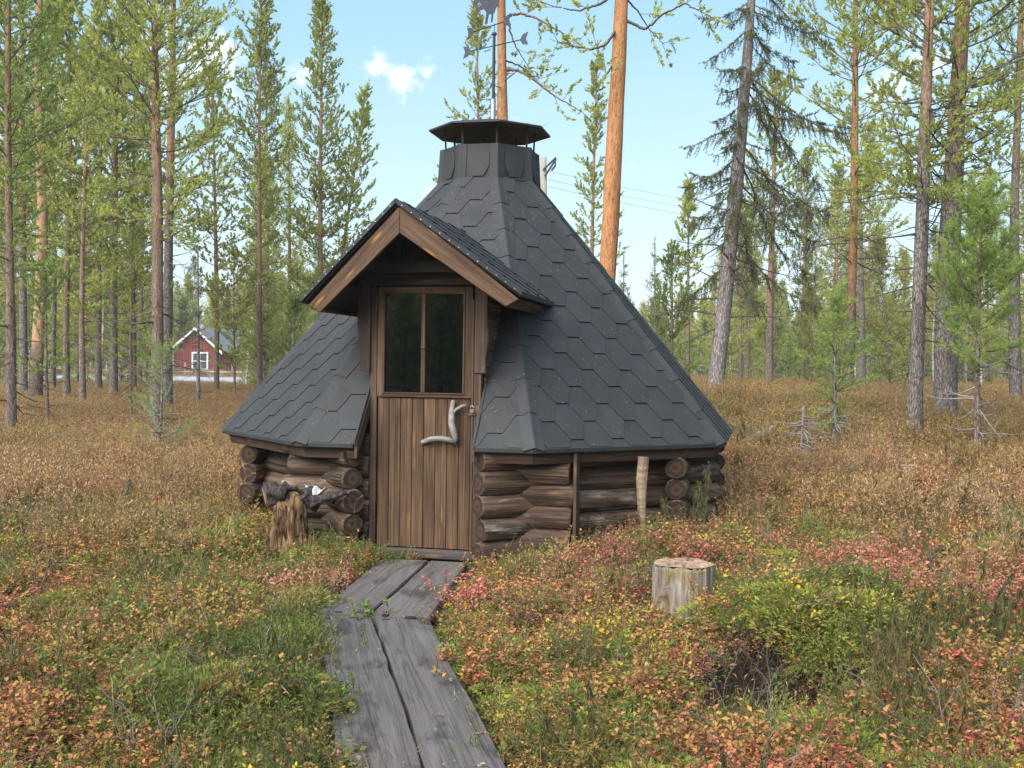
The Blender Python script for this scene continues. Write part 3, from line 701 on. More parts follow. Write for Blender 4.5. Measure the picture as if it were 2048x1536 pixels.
# ---- door
fr_v = VD+.005
slab('door_frame_post', hut, [H(-.392, fr_v, .05), H(-.392, fr_v, 1.88), H(-.345, fr_v, 1.88), H(-.345, fr_v, .05)], (0, .10, 0), M_TRIM, .004)
slab('door_frame_post', hut, [H(.338, fr_v+.012, .05), H(.338, fr_v+.012, 1.88), H(.388, fr_v+.012, 1.88), H(.388, fr_v+.012, .05)], (0, .10, 0), M_TRIM, .004)
slab('door_frame_head', hut, [H(-.45, fr_v+.045, 1.852), H(.40, fr_v+.045, 1.852), H(.40, fr_v+.045, 1.945), H(-.45, fr_v+.045, 1.945)], (0, .05, 0), M_TRIM, .004)
for u0, u1, zb, zt, nm in ((-.478, -.388, 1.272, 1.89, 0), (.342, .432, 1.268, 1.86, 1)):
    w = u1-u0; c = .018
    if nm == 0: pts = [(u0+.018, zb), (u0+.018, zb+.16), (u0, zb+.30), (u0, zt), (u1, zt), (u1, zb)]
    else: pts = [(u0, zb), (u0, zt), (u1-.004, zt), (u1-.004, zb+.34), (u1+.006, zb+.22), (u1-.012, zb+.10), (u1-.012, zb)]
    slab('door_side_trim', hut, [H(a, VD+.03, b) for a, b in pts], (0, .024, 0), M_TRIM, .003, xdir=(0, 0, 1))
slab('door_side_trim', hut, [H(.348, VD+.018, 1.05), H(.348, VD+.018, 1.265), H(.372, VD+.018, 1.265), H(.372, VD+.018, 1.05)], (0, .02, 0), M_TRIM, .003, xdir=(0, 0, 1))
door = link(bpy.data.objects.new('door', None), hut); door.location = H(0, VD, 0); door.empty_display_size = .1
def DP(u, w, z): return Vector((u, -w, z))      # door-local: w = out of the door
DL, DR, DB, DT = -.338, .325, .092, 1.845
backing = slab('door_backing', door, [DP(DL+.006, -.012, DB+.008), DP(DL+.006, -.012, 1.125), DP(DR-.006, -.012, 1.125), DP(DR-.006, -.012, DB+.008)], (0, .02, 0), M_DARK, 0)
nb = 8; pw = (DR-DL-.012)/nb
for i in range(nb):
    u0 = DL+.006+i*pw
    slab('door_plank', door, [DP(u0+.0015, .012, DB), DP(u0+.0015, .012, 1.098), DP(u0+pw-.0015, .012, 1.098), DP(u0+pw-.0015, .012, DB)], (0, .022, 0), M_DOOR, .004)
    um = u0+pw/2       # each plank carries a bead down its middle
    slab('door_bead', door, [DP(um-.004, .0145, DB+.002), DP(um-.004, .0145, 1.096), DP(um+.004, .0145, 1.096), DP(um+.004, .0145, DB+.002)], (0, .004, 0), M_DOOR, .0015)
slab('door_edge_strip', door, [DP(DR-.004, .020, DB-.006), DP(DR-.004, .020, DT-.09), DP(DR+.012, .020, DT-.09), DP(DR+.012, .020, DB-.006)], (0, .03, 0), M_DOOR, .002)
# upper frame: stiles, rails, beads
G0, G1, GM, ZB, ZTOP = -.286, .261, -.016, 1.133, 1.795
slab('door_stile', door, [DP(DL, .018, 1.10), DP(DL, .018, DT), DP(G0-.012, .018, DT), DP(G0-.012, .018, 1.10)], (0, .04, 0), M_DOOR, .004)
slab('door_stile', door, [DP(G1+.012, .018, 1.10), DP(G1+.012, .018, DT), DP(DR, .018, DT), DP(DR, .018, 1.10)], (0, .04, 0), M_DOOR, .004)
slab('door_rail', door, [DP(G0-.010, .017, ZTOP+.012), DP(G1+.010, .017, ZTOP+.012), DP(G1+.010, .017, DT-.001), DP(G0-.010, .017, DT-.001)], (0, .04, 0), M_DOOR, .004)
slab('door_rail', door, [DP(DL+.02, .028, 1.100), DP(DR-.012, .028, 1.100), DP(DR-.012, .028, 1.113), DP(DL+.02, .028, 1.113)], (0, .03, 0), M_DOOR, .004)
slab('door_rail', door, [DP(G0-.010, .017, 1.114), DP(G1+.010, .017, 1.114), DP(G1+.010, .017, ZB-.008), DP(G0-.010, .017, ZB-.008)], (0, .03, 0), M_DOOR, .002)
for a, b, c, d in ((G0-.012, G0, ZB-.012, ZTOP+.012), (G1, G1+.012, ZB-.012, ZTOP+.012)):
    slab('glazing_bead', door, [DP(a, .024, c), DP(a, .024, d), DP(b, .024, d), DP(b, .024, c)], (0, .02, 0), M_DOOR, .003)
slab('glazing_bead', door, [DP(G0+.001, .0235, ZTOP), DP(G1-.001, .0235, ZTOP), DP(G1-.001, .0235, ZTOP+.012), DP(G0+.001, .0235, ZTOP+.012)], (0, .02, 0), M_DOOR, .003)
slab('glazing_bead', door, [DP(G0+.001, .0235, ZB-.010), DP(G1-.001, .0235, ZB-.010), DP(G1-.001, .0235, ZB), DP(G0+.001, .0235, ZB)], (0, .02, 0), M_DOOR, .003)
slab('muntin', door, [DP(GM-.014, .021, ZB+.001), DP(GM-.014, .021, 1.425), DP(GM+.014, .021, 1.425), DP(GM+.014, .021, ZB+.001)], (0, .022, 0), M_DOOR, .003)
slab('muntin', door, [DP(GM-.014, .021, 1.428), DP(GM-.014, .021, ZTOP-.001), DP(GM+.014, .021, ZTOP-.001), DP(GM+.014, .021, 1.428)], (0, .022, 0), M_DOOR, .003)
for a, b in ((G0+.001, GM-.012), (GM+.012, G1-.001)):
    slab('window_pane', door, [DP(a, .004, ZB), DP(a, .004, ZTOP), DP(b, .004, ZTOP), DP(b, .004, ZB)], (0, .003, 0), M_GLASS, 0)
for z in (.30, 1.68):
    v_, f_ = tube([DP(DL-.006, .026, z), DP(DL-.006, .026, z+.10)], [.0065, .0065], 8); obj('hinge', mesh('hinge', v_, f_, M_RUST, smooth=False), door)
# driftwood handle
def onw(px, py, w):
    u, z = onv(px, py, VD+w); return DP(u, w, z)
mb = MB()
A_ = [onw(906, 801, .035), onw(905, 812, .045), onw(903.5, 830, .055), onw(903, 845, .06), onw(907, 862, .06), onw(911, 876, .052), onw(912, 888, .042)]
mb.add(tube(A_, [.012, .017, .021, .024, .022, .019, .014], 10, jit=.06, rg=rnd))
mb.add(tube([onw(909, 885, .048), onw(897, 879.5, .055), onw(880, 877, .06), onw(862, 878.5, .055), onw(846, 884, .035), onw(843, 886, .03)], [.014, .019, .020, .019, .0165, .011], 10, jit=.06, rg=rnd))
mb.add(tube([onw(904, 830, .055), onw(913, 819, .055), onw(924, 812, .055), onw(933, 810, .05)], [.009, .011, .0105, .009], 9, jit=.05, rg=rnd))
me = mb.mesh('door_handle', [M_ANTLER], True); obj('door_handle', me, door)
# hasp on frame
hs0 = onv(944, 828, VD+.03)
obj('hasp', slab('hasp', hut, [H(hs0[0]-.026, VD+.028, hs0[1]-.010), H(hs0[0]+.022, VD+.028, hs0[1]-.010), H(hs0[0]+.022, VD+.028, hs0[1]+.006), H(hs0[0]-.026, VD+.028, hs0[1]+.006)], (0, -.006, 0), M_RUST, .001).data) if False else slab('hasp', hut, [H(hs0[0]-.026, VD+.030, hs0[1]-.010), H(hs0[0]+.022, VD+.030, hs0[1]-.010), H(hs0[0]+.022, VD+.030, hs0[1]+.006), H(hs0[0]-.026, VD+.030, hs0[1]+.006)], (0, .004, 0), M_RUST, .001)
MH = hut.matrix_world.copy() if False else (Matrix.Translation((CX, CY, 0)) @ Matrix.Rotation(-PHI, 4, 'Z'))
pu, pz = onv(944, 815, VD+.045)
pl = empty('padlock', MH@H(pu, VD+.045, pz-.012), -PHI, label='small steel padlock hanging on the hasp beside the driftwood door handle', cat='padlock')
v_, f_ = [], []
me = mesh('body', [], [], M_BRASS); bm = bmesh.new(); bmesh.ops.create_cube(bm, size=1); bmesh.ops.scale(bm, vec=(.030, .012, .024), verts=bm.verts); bmesh.ops.translate(bm, vec=(0, 0, -.012), verts=bm.verts); bmesh.ops.bevel(bm, geom=bm.edges[:], offset=.003, segments=2, affect='EDGES'); bm.to_mesh(me); bm.free()
obj('body', me, pl)
pts = [(math.cos(t)*.010, 0, .012+math.sin(t)*.011) for t in np.linspace(0, math.pi, 9)]; pts = [(.010, 0, -.002)]+pts+[(-.010, 0, -.002)]
v_, f_ = tube(pts, [.003]*len(pts), 7); obj('shackle', mesh('shackle', v_, f_, M_STEEL, smooth=True), pl)
# sill beam and step below the door
slab('door_sill', hut, [H(-.42, VD+.06, .028), H(.40, VD+.06, .028), H(.40, VD+.06, .085), H(-.42, VD+.06, .085)], (0, .16, 0), M_SILL, .006)
slab('base_beam', hut, [H(-.95, VD-.10, -.06), H(.95, VD-.10, -.06), H(.95, VD-.10, .024), H(-.95, VD-.10, .024)], (0, .12, 0), M_DARK, .006)
# floor and dark back so the panes look into a room
ring = [H(1.5*math.sin(i*math.pi/4+.39), 1.5*math.cos(i*math.pi/4+.39), .03) for i in range(8)]
slab('floor', hut, ring, (0, 0, .03), M_DARK, 0)

# ---- log walls: every log a part, ends crossing beyond the corners
def log_mesh(L, r, seed, taper0=.75, taper1=.75):
    rr = random.Random(seed); n = 12; sides = 16; V = []; F = []; mi = []
    xs = [0, .012, .03]+[L*t for t in np.linspace(.12, .88, 7)]+[L-.03, L-.012, L]
    xs = sorted(x for x in xs)
    for i, x in enumerate(xs):
        e = min(x, L-x); k = .90+.10*min(1, e/.03)
        for s in range(sides):
            a = 2*math.pi*s/sides
            q = r*k*(1+.03*math.sin(3*a+seed)+.025*math.sin(x*9+seed+a*2)+rr.uniform(-.012, .012))
            V.append((x, math.cos(a)*q, math.sin(a)*q))
    m = len(xs)
    for i in range(m-1):
        for s in range(sides): s2 = (s+1) % sides; F.append((i*sides+s, (i+1)*sides+s, (i+1)*sides+s2, i*sides+s2)); mi.append(0)
    V += [(0, 0, 0), (L, 0, 0)]; c0, c1 = len(V)-2, len(V)-1
    for s in range(sides):
        s2 = (s+1) % sides; F.append((c0, s, s2)); mi.append(1); F.append((c1, (m-1)*sides+s2, (m-1)*sides+s)); mi.append(1)
    me = mesh('log', V, F, [M_LOG, M_CAP], mi, True)
    me.polygons.foreach_set('use_smooth', [i == 0 for i in mi]); return me
def lay_log(a, b, r, seed):
    a, b = Vector(a), Vector(b); rr = random.Random(seed*7+1)
    M = frame(a, b-a, Vector((0, 0, 1)).cross(b-a)) @ Matrix.Rotation(rr.uniform(0, 6.28), 4, 'X')
    return obj('log', log_mesh((b-a).length, r, seed), hut, M)
lz = [[.022, .175, .325, .475, .622, .765], [.10, .25, .405, .555, .705]]
sd_ = 1
for k in range(8):
    a = k*math.pi/4; ux = Vector((math.cos(a), math.sin(a), 0)); mid = H(RW*CE*math.sin(a), RW*CE*math.cos(a), 0); hw = RW*SE
    for z in lz[k % 2]:
        ex = .33+rnd.uniform(-.025, .03); ex2 = .33+rnd.uniform(-.025, .03); r = .079+rnd.uniform(-.004, .005)
        up = Vector((0, 0, z)); sd_ += 1
        if k == 0:
            lay_log(mid-ux*(hw+ex)+up, mid-ux*.395+up, r, sd_); sd_ += 1
            lay_log(mid+ux*.392+up, mid+ux*(hw+ex2)+up, r, sd_)
        else: lay_log(mid-ux*(hw+ex)+up, mid+ux*(hw+ex2)+up, r, sd_)
# upright board closing the log ends on the right
pB = mid = H(RW*SE+.345, RW*CE, 0)
slab('end_board', hut, [H(1.015, 1.70, .05), H(1.015, 1.70, .78), H(1.015, 1.56, .78), H(1.015, 1.56, .05)], (.022, 0, 0), M_TRIM, .003)

# ---- smoke vent cap on the collar
ca = [(k+.5)*math.pi/4 for k in range(8)]
for k in range(8):
    p = H(.36*math.sin(ca[k]), .36*math.cos(ca[k]), 3.0); q = H(.37*math.sin(ca[k]), .37*math.cos(ca[k]), 3.262)
    v_, f_ = tube([p, q], [.008, .008], 6); obj('vent_rod', mesh('vent_rod', v_, f_, M_METAL), hut)
RIM, ZR, ZA = .502, 3.228, 3.345
for k in range(8):
    a0, a1 = ca[k]-math.pi/4, ca[k]
    p0 = H(RIM*math.sin(a0), RIM*math.cos(a0), ZR); p1 = H(RIM*math.sin(a1), RIM*math.cos(a1), ZR); ap = H(0, 0, ZA)
    V = [p0, p1, ap, p0-Vector((0, 0, .014)), p1-Vector((0, 0, .014)), ap-Vector((0, 0, .014))]
    me = mesh('cap_panel', V, [(0, 1, 2), (5, 4, 3), (0, 3, 4, 1), (1, 4, 5, 2), (2, 5, 3, 0)], M_METAL); obj('cap_panel', me, hut)
# ---- weather vane
wv = link(bpy.data.objects.new('weather_vane', None), hut); wv.location = (0, 0, 3.34); wv.empty_display_size = .1
ppx = .022
v_, f_ = tube([(ppx, 0, -.01), (ppx, 0, .16)], [.021, .021], 12); obj('mast_socket', mesh('mast_socket', v_, f_, M_GALV), wv)
v_, f_ = tube([(ppx, 0, .15), (ppx, 0, .68)], [.013, .0125], 12); obj('mast', mesh('mast', v_, f_, M_METAL), wv)
v_, f_ = tube([(ppx, 0, .68), (ppx, 0, .685), (ppx, 0, .70), (ppx, 0, .705)], [.012, .022, .022, .012], 12); obj('mast_cap', mesh('mast_cap', v_, f_, M_VANE), wv)
v_, f_ = tube([(ppx, 0, .70), (ppx, 0, .775)], [.003, .003], 6); obj('spindle', mesh('spindle', v_, f_, M_METAL), wv)
def vane_arm(zc, dirx, sL, sR, name):
    d = Vector(dirx).normalized(); c = Vector((ppx, 0, zc)); up = Vector((0, 0, 1))
    v_, f_ = tube([c-d*sL, c+d*sR], [.0045, .0045], 6); obj(name, mesh(name, v_, f_, M_METAL), wv)
    for s, L in ((-1, sL), (1, sR)):
        b = c+d*s*L
        pts = [b, b+d*s*.03+up*.04, b+d*s*.085+up*.052, b+d*s*.062, b+d*s*.085-up*.052, b+d*s*.03-up*.04]
        slab('arrow_plate', wv, pts, d.cross(up)*.003, M_VANE, 0)
# world direction of the arms (sloping up to the right in the picture: coming towards the viewer)
Mi3 = Matrix.Rotation(PHI, 3, 'Z')
vane_arm(.595, Mi3@Vector((.41, -.33, 0)), .25, .27, 'fixed_arm')
dA = Mi3@Vector((.32, -.35, 0))
vane_arm(.765, dA, .26, .12, 'turning_arm')
dA = dA.normalized()
def RP(s, h): return Vector((ppx, 0, .765))+dA*s+Vector((0, 0, h))
body = [(-.10, .03), (-.085, .13), (-.125, .18), (-.16, .24), (-.155, .29), (-.135, .40), (-.12, .52), (-.06, .47), (-.035, .36), (.0, .33), (.03, .37), (.05, .47), (.06, .58), (.095, .60), (.12, .56), (.105, .50), (.115, .45), (.10, .34), (.075, .24), (.04, .17), (.01, .13), (.0, .10), (-.01, .10), (-.02, .03), (-.035, .03), (-.03, .10), (-.06, .105), (-.075, .03)]
slab('rooster', wv, [RP(s*1.15, h*.95+.0) for s, h in body], dA.cross(Vector((0, 0, 1)))*.004, M_VANE, 0)
for i, (ang, L, b) in enumerate([(205, .075, (-.13, .20)), (185, .09, (-.14, .26)), (165, .10, (-.15, .33)), (148, .12, (-.14, .41)), (128, .13, (-.12, .48)), (105, .12, (-.08, .46))]):
    a = R_(ang); d = (math.cos(a), math.sin(a)); n = (-d[1], d[0]); p = []
    for t, w in ((0, .012), (.5, .020), (.85, .024), (1.0, .014), (1.0, -.014), (.85, -.024), (.5, -.020), (0, -.012)):
        p.append(RP((b[0]+d[0]*L*t+n[0]*w)*1.15, (b[1]+d[1]*L*t+n[1]*w)*.95))
    slab('tail_feather', wv, p, dA.cross(Vector((0, 0, 1)))*.003, M_VANE, 0)

# ------------------------------------------------------------------ duckboard path, two lengths of two planks
PZ = .052
def ppt(px, py, z=PZ): return atz(px, py, z)
def plank(name_parent, left, right, z, seed, tilt=0):
    """left/right: pixel polylines of the two long edges, far end first"""
    rr = random.Random(seed)
    def dens(e):
        P = [ppt(*q, z) for q in e]; out = []
        for a, b in zip(P, P[1:]):
            n = max(2, int((b-a).length/.16)); out += [a.lerp(b, i/n) for i in range(n)]
        out.append(P[-1]); return out
    Lp, Rp = dens(left), dens(right)
    for P in (Lp, Rp):
        for i in range(1, len(P)-1): P[i] = P[i]+Vector((rr.uniform(-.005, .005), 0, rr.uniform(-.002, .002)))
    pts = Lp+Rp[::-1]
    org = (Lp[0]+Rp[0])/2; xd = (Lp[-1]-Lp[0]).normalized(); M = frame(org, xd, Vector((0, 0, 1)).cross(xd)); Mi = M.inverted()
    n = len(pts); V = [Mi@p for p in pts]+[Mi@(p-Vector((0, 0, .05))) for p in pts]
    F = [tuple(range(n)), tuple(range(n, 2*n))[::-1]]+[(i, n+i, n+(i+1) % n, (i+1) % n) for i in range(n)]
    me = mesh('plank', V, F, M_PLANK); bm = bmesh.new(); bm.from_mesh(me); bmesh.ops.recalc_face_normals(bm, faces=bm.faces)
    ed = [e for e in bm.edges if all(abs(v.co.z-max(x.co.z for x in bm.verts)) < .02 for v in e.verts)]
    bmesh.ops.bevel(bm, geom=ed, offset=.005, segments=2, affect='EDGES', clamp_overlap=True); bm.to_mesh(me); bm.free()
    return obj('plank', me, name_parent, name_parent.matrix_world.inverted()@M if False else Matrix.Translation(-Vector(name_parent.location))@M)
bw = empty('boardwalk', (-.45, 5.5, 0), label='low path of four broad weathered grey-brown planks leading to the hut door', cat='boardwalk')
def ext(p, q, k): return (q[0]+(q[0]-p[0])*k, q[1]+(q[1]-p[1])*k)
plank(bw, [(630, 1230), (648, 1300), (664, 1420), (676, 1536), (690, 1800)], [(743, 1233), (779, 1338), (819, 1451), (844, 1536), (925, 1800)], .050, 1)
plank(bw, [(749, 1234), (787, 1338), (827, 1451), (853, 1536), (935, 1800)], [(858, 1236), (897, 1323), (962, 1436), (1014, 1536), (1150, 1800)], .054, 2)
plank(bw, [(764, 1118), (630, 1226)], [(856, 1120), (735, 1229)], .058, 3)
plank(bw, [(861, 1121), (741, 1230)], [(934, 1125), (905, 1165), (861, 1232)], .060, 4)
for (px, py, z) in ((658, 1237, .0505), (719, 1237, .0505), (677, 1224, .0585), (718, 1225, .0585), (771, 1229.5, .0605), (772, 1239, .0545), (821, 1234.5, .0605)):
    c = ppt(px, py, z)-Vector(bw.location); rr = .016 if px < 800 else .024
    V = [c+Vector((math.cos(a)*rr*1.25, math.sin(a)*rr, .001)) for a in np.linspace(0, 2*math.pi, 11)[:-1]]
    V2 = [p-Vector((0, 0, .006)) for p in V]
    obj('screw_hole', mesh('screw_hole', V+V2, [tuple(range(10))]+[(i, 10+i, 10+(i+1) % 10, (i+1) % 10) for i in range(10)], M_HOLE), bw)
v_ = [ppt(630, 1229, .02)-Vector(bw.location), ppt(866, 1234, .02)-Vector(bw.location)]
board('bearer', bw, v_[0]+Vector((0, .05, -.03)), v_[1]+Vector((0, .05, -.03)), .10, .05, (0, 1, 0), M_DARK)

# ------------------------------------------------------------------ stumps, posts, logs
def M_rot(name, lo, hi):
    m, t = material(name); geo = t('ShaderNodeNewGeometry'); c = t('ShaderNodeTexCoord')
    mp = t('ShaderNodeMapping', {'Vector': (c, 'Object'), 'Scale': (34, 34, 5)})
    n = t('ShaderNodeTexNoise', {'Vector': mp, 'Scale': 1.0, 'Detail': 7.0, 'Roughness': .7, 'Distortion': 1.2})
    n2 = t('ShaderNodeTexNoise', {'Vector': (c, 'Object'), 'Scale': 9.0, 'Detail': 5.0, 'Roughness': .65})
    ca = t.ramp(n, [(.32, (.018, .010, .006)), (.43, (.085, .045, .022)), (.52, (.21, .125, .062)), (.70, (.37, .28, .19))])
    cb = t.ramp(n, [(.34, (.022, .017, .016)), (.5, (.06, .049, .047)), (.74, (.15, .13, .125))])
    sp = t('ShaderNodeSeparateXYZ', {0: (c, 'Object')})
    f = t('ShaderNodeMapRange', {'Value': t.math('MULTIPLY_ADD', n2, .16, (sp, 2)), 1: lo, 2: hi, 3: 0., 4: 1.})
    dk = t('ShaderNodeMapRange', {'Value': n2, 1: .35, 2: .46, 3: .75, 4: 0.})
    col = t.mix(f, ca, cb); col = t.mix(dk, col, (.05, .028, .016))
    finish(t, col, .9, bump=n, bstr=1.0, bdist=.02, spec=.1); return m
M_ROT = M_rot('rotten_wood', .55, .62)
M_ROTG = M_rot('grey_root_wood', -9., -8.)
def gnarl(paths, seed, name, parent, mat, sides=18, amp=.22, sub=1):
    rr = random.Random(seed); V = []; F = []
    for pts, rad in paths:
        v, f = tube(pts, rad, sides, True)
        b = len(V); V += v; F += [tuple(i+b for i in q) for q in f]
    me = mesh(name, V, F, mat, smooth=True)
    bm = bmesh.new(); bm.from_mesh(me); bmesh.ops.subdivide_edges(bm, edges=bm.edges[:], cuts=sub, use_grid_fill=True); bmesh.ops.triangulate(bm, faces=bm.faces); bm.to_mesh(me); bm.free()
    from mathutils import noise
    me.update(); co = [v.co.copy() for v in me.vertices]; nm = [v.normal.copy() for v in me.vertices]
    for v, c, n in zip(me.vertices, co, nm):
        a = noise.fractal(Vector((c.x*16, c.y*16, c.z*3.5+seed)), 1.0, 2.0, 4)
        b = noise.noise(Vector((c.x*6+3, c.y*6, c.z*5+seed)))
        v.co = c+n*(a*.045*amp/.22+b*.04*amp/.22)
    for p in me.polygons: p.use_smooth = True
    me.update(); return obj(name, me, parent)
sb = atz(572, 1110, .05); SBD = sb.y
rs = empty('rotten_stump', sb, label='rotting splintered tree stump with a grey root arm reaching right, left of the hut door', cat='tree stump')
def sp_(px, py, dd=0): return at(px, py, SBD+dd)-Vector(sb)
gnarl([([sp_(578, 1150), sp_(580, 1090), sp_(577, 1040), sp_(570, 1005), sp_(562, 988)], [.15, .125, .11, .10, .065]),
       ([sp_(562, 1150, -.04), sp_(558, 1085, -.06), sp_(556, 1040, -.05), sp_(553, 1005, -.03)], [.09, .06, .05, .045]),
       ([sp_(603, 1150, .02), sp_(605, 1080, 0), sp_(600, 1030, 0), sp_(588, 1012)], [.085, .055, .05, .035])], 3, 'trunk', rs, M_ROT, amp=.27)
gnarl([([sp_(540, 995), sp_(560, 992, .02), sp_(590, 997, .02), sp_(625, 1003, .0), sp_(658, 995, -.03), sp_(692, 983, -.06)], [.03, .055, .055, .05, .042, .016]),
       ([sp_(528, 975), sp_(545, 982), sp_(565, 990)], [.02, .045, .06]),
       ([sp_(560, 990), sp_(575, 975), sp_(592, 977), sp_(604, 990)], [.045, .04, .03, .02]),
       ([sp_(600, 1003), sp_(620, 985), sp_(634, 972)], [.045, .03, .012])], 5, 'root_arm', rs, M_ROTG, sides=12, amp=.24)
for i, (x0, y0, x1, y1, r) in enumerate([(545, 1120, 531, 1048, .02), (540, 1120, 541, 1060, .018), (552, 1120, 546, 1072, .02), (616, 1120, 621, 1058, .016), (626, 1120, 628, 1068, .014), (636, 1118, 634, 1082, .013), (609, 1120, 612, 1066, .016), (535, 1010, 524, 975, .010)]):
    v_, f_ = tube([sp_(x0, y0, -.09), sp_((x0+x1)/2+1, (y0+y1)/2, -.085), sp_(x1, y1, -.08)], [r*1.3, r, .002], 6, jit=.3, rg=rnd)
    obj('splinter', mesh('splinter', v_, f_, M_ROT), rs)
# crumpled white rag lying on the root arm
wc = at(621, 992, SBD-.01)
rg_ = empty('white_rag', wc, label='crumpled white scrap of cloth caught on the root arm of the rotting stump', cat='rag')
V = []; nx, ny = 11, 9
for j in range(ny):
    for i in range(nx):
        u, w = i/(nx-1)-.5, j/(ny-1)
        V.append((u*.11*(.2+w)+.03*w, .016*math.sin(i*.8+w)*w, (.075+.016*math.cos(i*1.15))*w-.022))
F = [(j*nx+i, j*nx+i+1, (j+1)*nx+i+1, (j+1)*nx+i) for j in range(ny-1) for i in range(nx-1)]
o = obj('cloth', mesh('cloth', V, F, M_WHITE, smooth=True), rg_); md = o.modifiers.new('thick', 'SOLIDIFY'); md.thickness = .002

def sawn_stump(name, base, r, h, label, seed, lean=(0, 0), topmat=None):
    e = empty(name, base, label=label, cat='tree stump'); rr = random.Random(seed); n = 64; V = []; F = []; hs = [-.15, 0, h*.3, h*.6, h*.85, h-.015, h]
    prof = [1+.06*math.sin(3*t*2*math.pi/n*1+seed)+.05*math.sin(5*t*2*math.pi/n+2)+rr.uniform(-.035, .035) for t in range(n)]
    for k, z in enumerate(hs):
        for t in range(n):
            a = 2*math.pi*t/n; q = r*prof[t]*(1+.10*max(0, 1-z/h*2)*.6)*(1 if k < 6 else .97)
            V.append((math.cos(a)*q+lean[0]*z, math.sin(a)*q+lean[1]*z, z+(rr.uniform(-.006, .006) if k >= 5 else 0)))
    for k in range(len(hs)-1):
        for t in range(n): t2 = (t+1) % n; F.append((k*n+t, k*n+t2, (k+1)*n+t2, (k+1)*n+t))
    obj('trunk', mesh('trunk', V, F, M_GREYV, smooth=False), e)
    V = []; F = []; rings = [1.02, .8, .55, .3, .1]
    for k, q in enumerate(rings):
        for t in range(n):
            a = 2*math.pi*t/n; R = r*prof[t]*.97*q
            V.append((math.cos(a)*R+lean[0]*h, math.sin(a)*R+lean[1]*h, h+(.004 if k == 0 else .006+rr.uniform(-.007, .009))))
    for k in range(len(rings)-1):
        for t in range(n): t2 = (t+1) % n; F.append((k*n+t, k*n+t2, (k+1)*n+t2, (k+1)*n+t))
    F.append(tuple((len(rings)-1)*n+t for t in range(n)))
    obj('cut_face', mesh('cut_face', V, F, M_CUTTOP, smooth=False), e)
    return e
def mk_vert_grey():
    m, t = material('weathered_stump_wood'); co, c, inf = objco(t, (38, 38, 4.5))
    n = t('ShaderNodeTexNoise', {'Vector': co, 'Scale': 1., 'Detail': 6., 'Roughness': .7, 'Distortion': .7})
    n2 = t('ShaderNodeTexNoise', {'Vector': (c, 'Object'), 'Scale': 8., 'Detail': 4.})
    ca = t.ramp(n, [(.3, (.035, .024, .017)), (.42, (.14, .105, .08)), (.55, (.25, .21, .175)), (.75, (.38, .34, .30))])
    cb = t.ramp(n, [(.3, (.05, .035, .022)), (.5, (.20, .155, .08)), (.75, (.34, .28, .18))])
    f = t('ShaderNodeMapRange', {'Value': n2, 1: .5, 2: .6, 3: 0., 4: .8})
    finish(t, t.mix(f, ca, cb), .9, bump=n, bstr=1.0, bdist=.012, spec=.1); return m
M_GREYV = mk_vert_grey()
M_CUTTOP = flat('sawn_top_litter', (.27, .18, .13), .95, .1, 0, .55, 34)
b = atz(1367, 1246, .02); b.z = min(gz(b.x, b.y), .03)
SB2 = b.copy()
sawn_stump('sawn_stump', b+Vector((.022, .16, 0)), .158, .272, 'squat sawn tree stump with a pale flat top in the heath right of the path', 4)
b = at(1822, 985, 9.6); b.z = gz(b.x, b.y)
sawn_stump('sawn_stump', b, .068, .235, 'small slant-cut grey stump standing in the heath far right, below the two thick pines', 9, lean=(-.12, 0))
b = at(1518, 903, 12.2); b.z = gz(b.x, b.y)+.10
e = empty('fallen_log', b, label='short barkless pale log lying tilted in the brown heath right of the hut', cat='log')
v_, f_ = tube([(-.18, 0, -.05), (-.06, 0, .01), (.06, .02, .06), (.17, .03, .105)], [.034, .046, .048, .040], 12, jit=.18, rg=rnd)
obj('trunk', mesh('trunk', v_, f_, M_GREYV), e)
# split post leaning up under the eave, right of the front corner
pb = Vector((0, 0, 0)); hb = onv(1288, 1040, 1.40)
pw_ = MH@H(hb[0], 1.40, .08); pt_ = MH@H(onv(1287, 902, 1.40)[0], 1.40, .725)
e = empty('leaning_post', pw_, label='pale split timber post leaning upright against the log wall under the right eave', cat='post')
d = pt_-pw_
mb = MB(); v_, f_ = tube([Vector((.01, 0, -.1)), Vector((.005, 0, .15)), d*.45+Vector((-.01, 0, 0)), d*.75+Vector((-.015, 0, 0)), d], [.018, .020, .028, .036, .036], 10, jit=.25, rg=rnd); mb.add((v_, f_))
obj('split_timber', mb.mesh('split_timber', [M_POST]), e, Matrix())

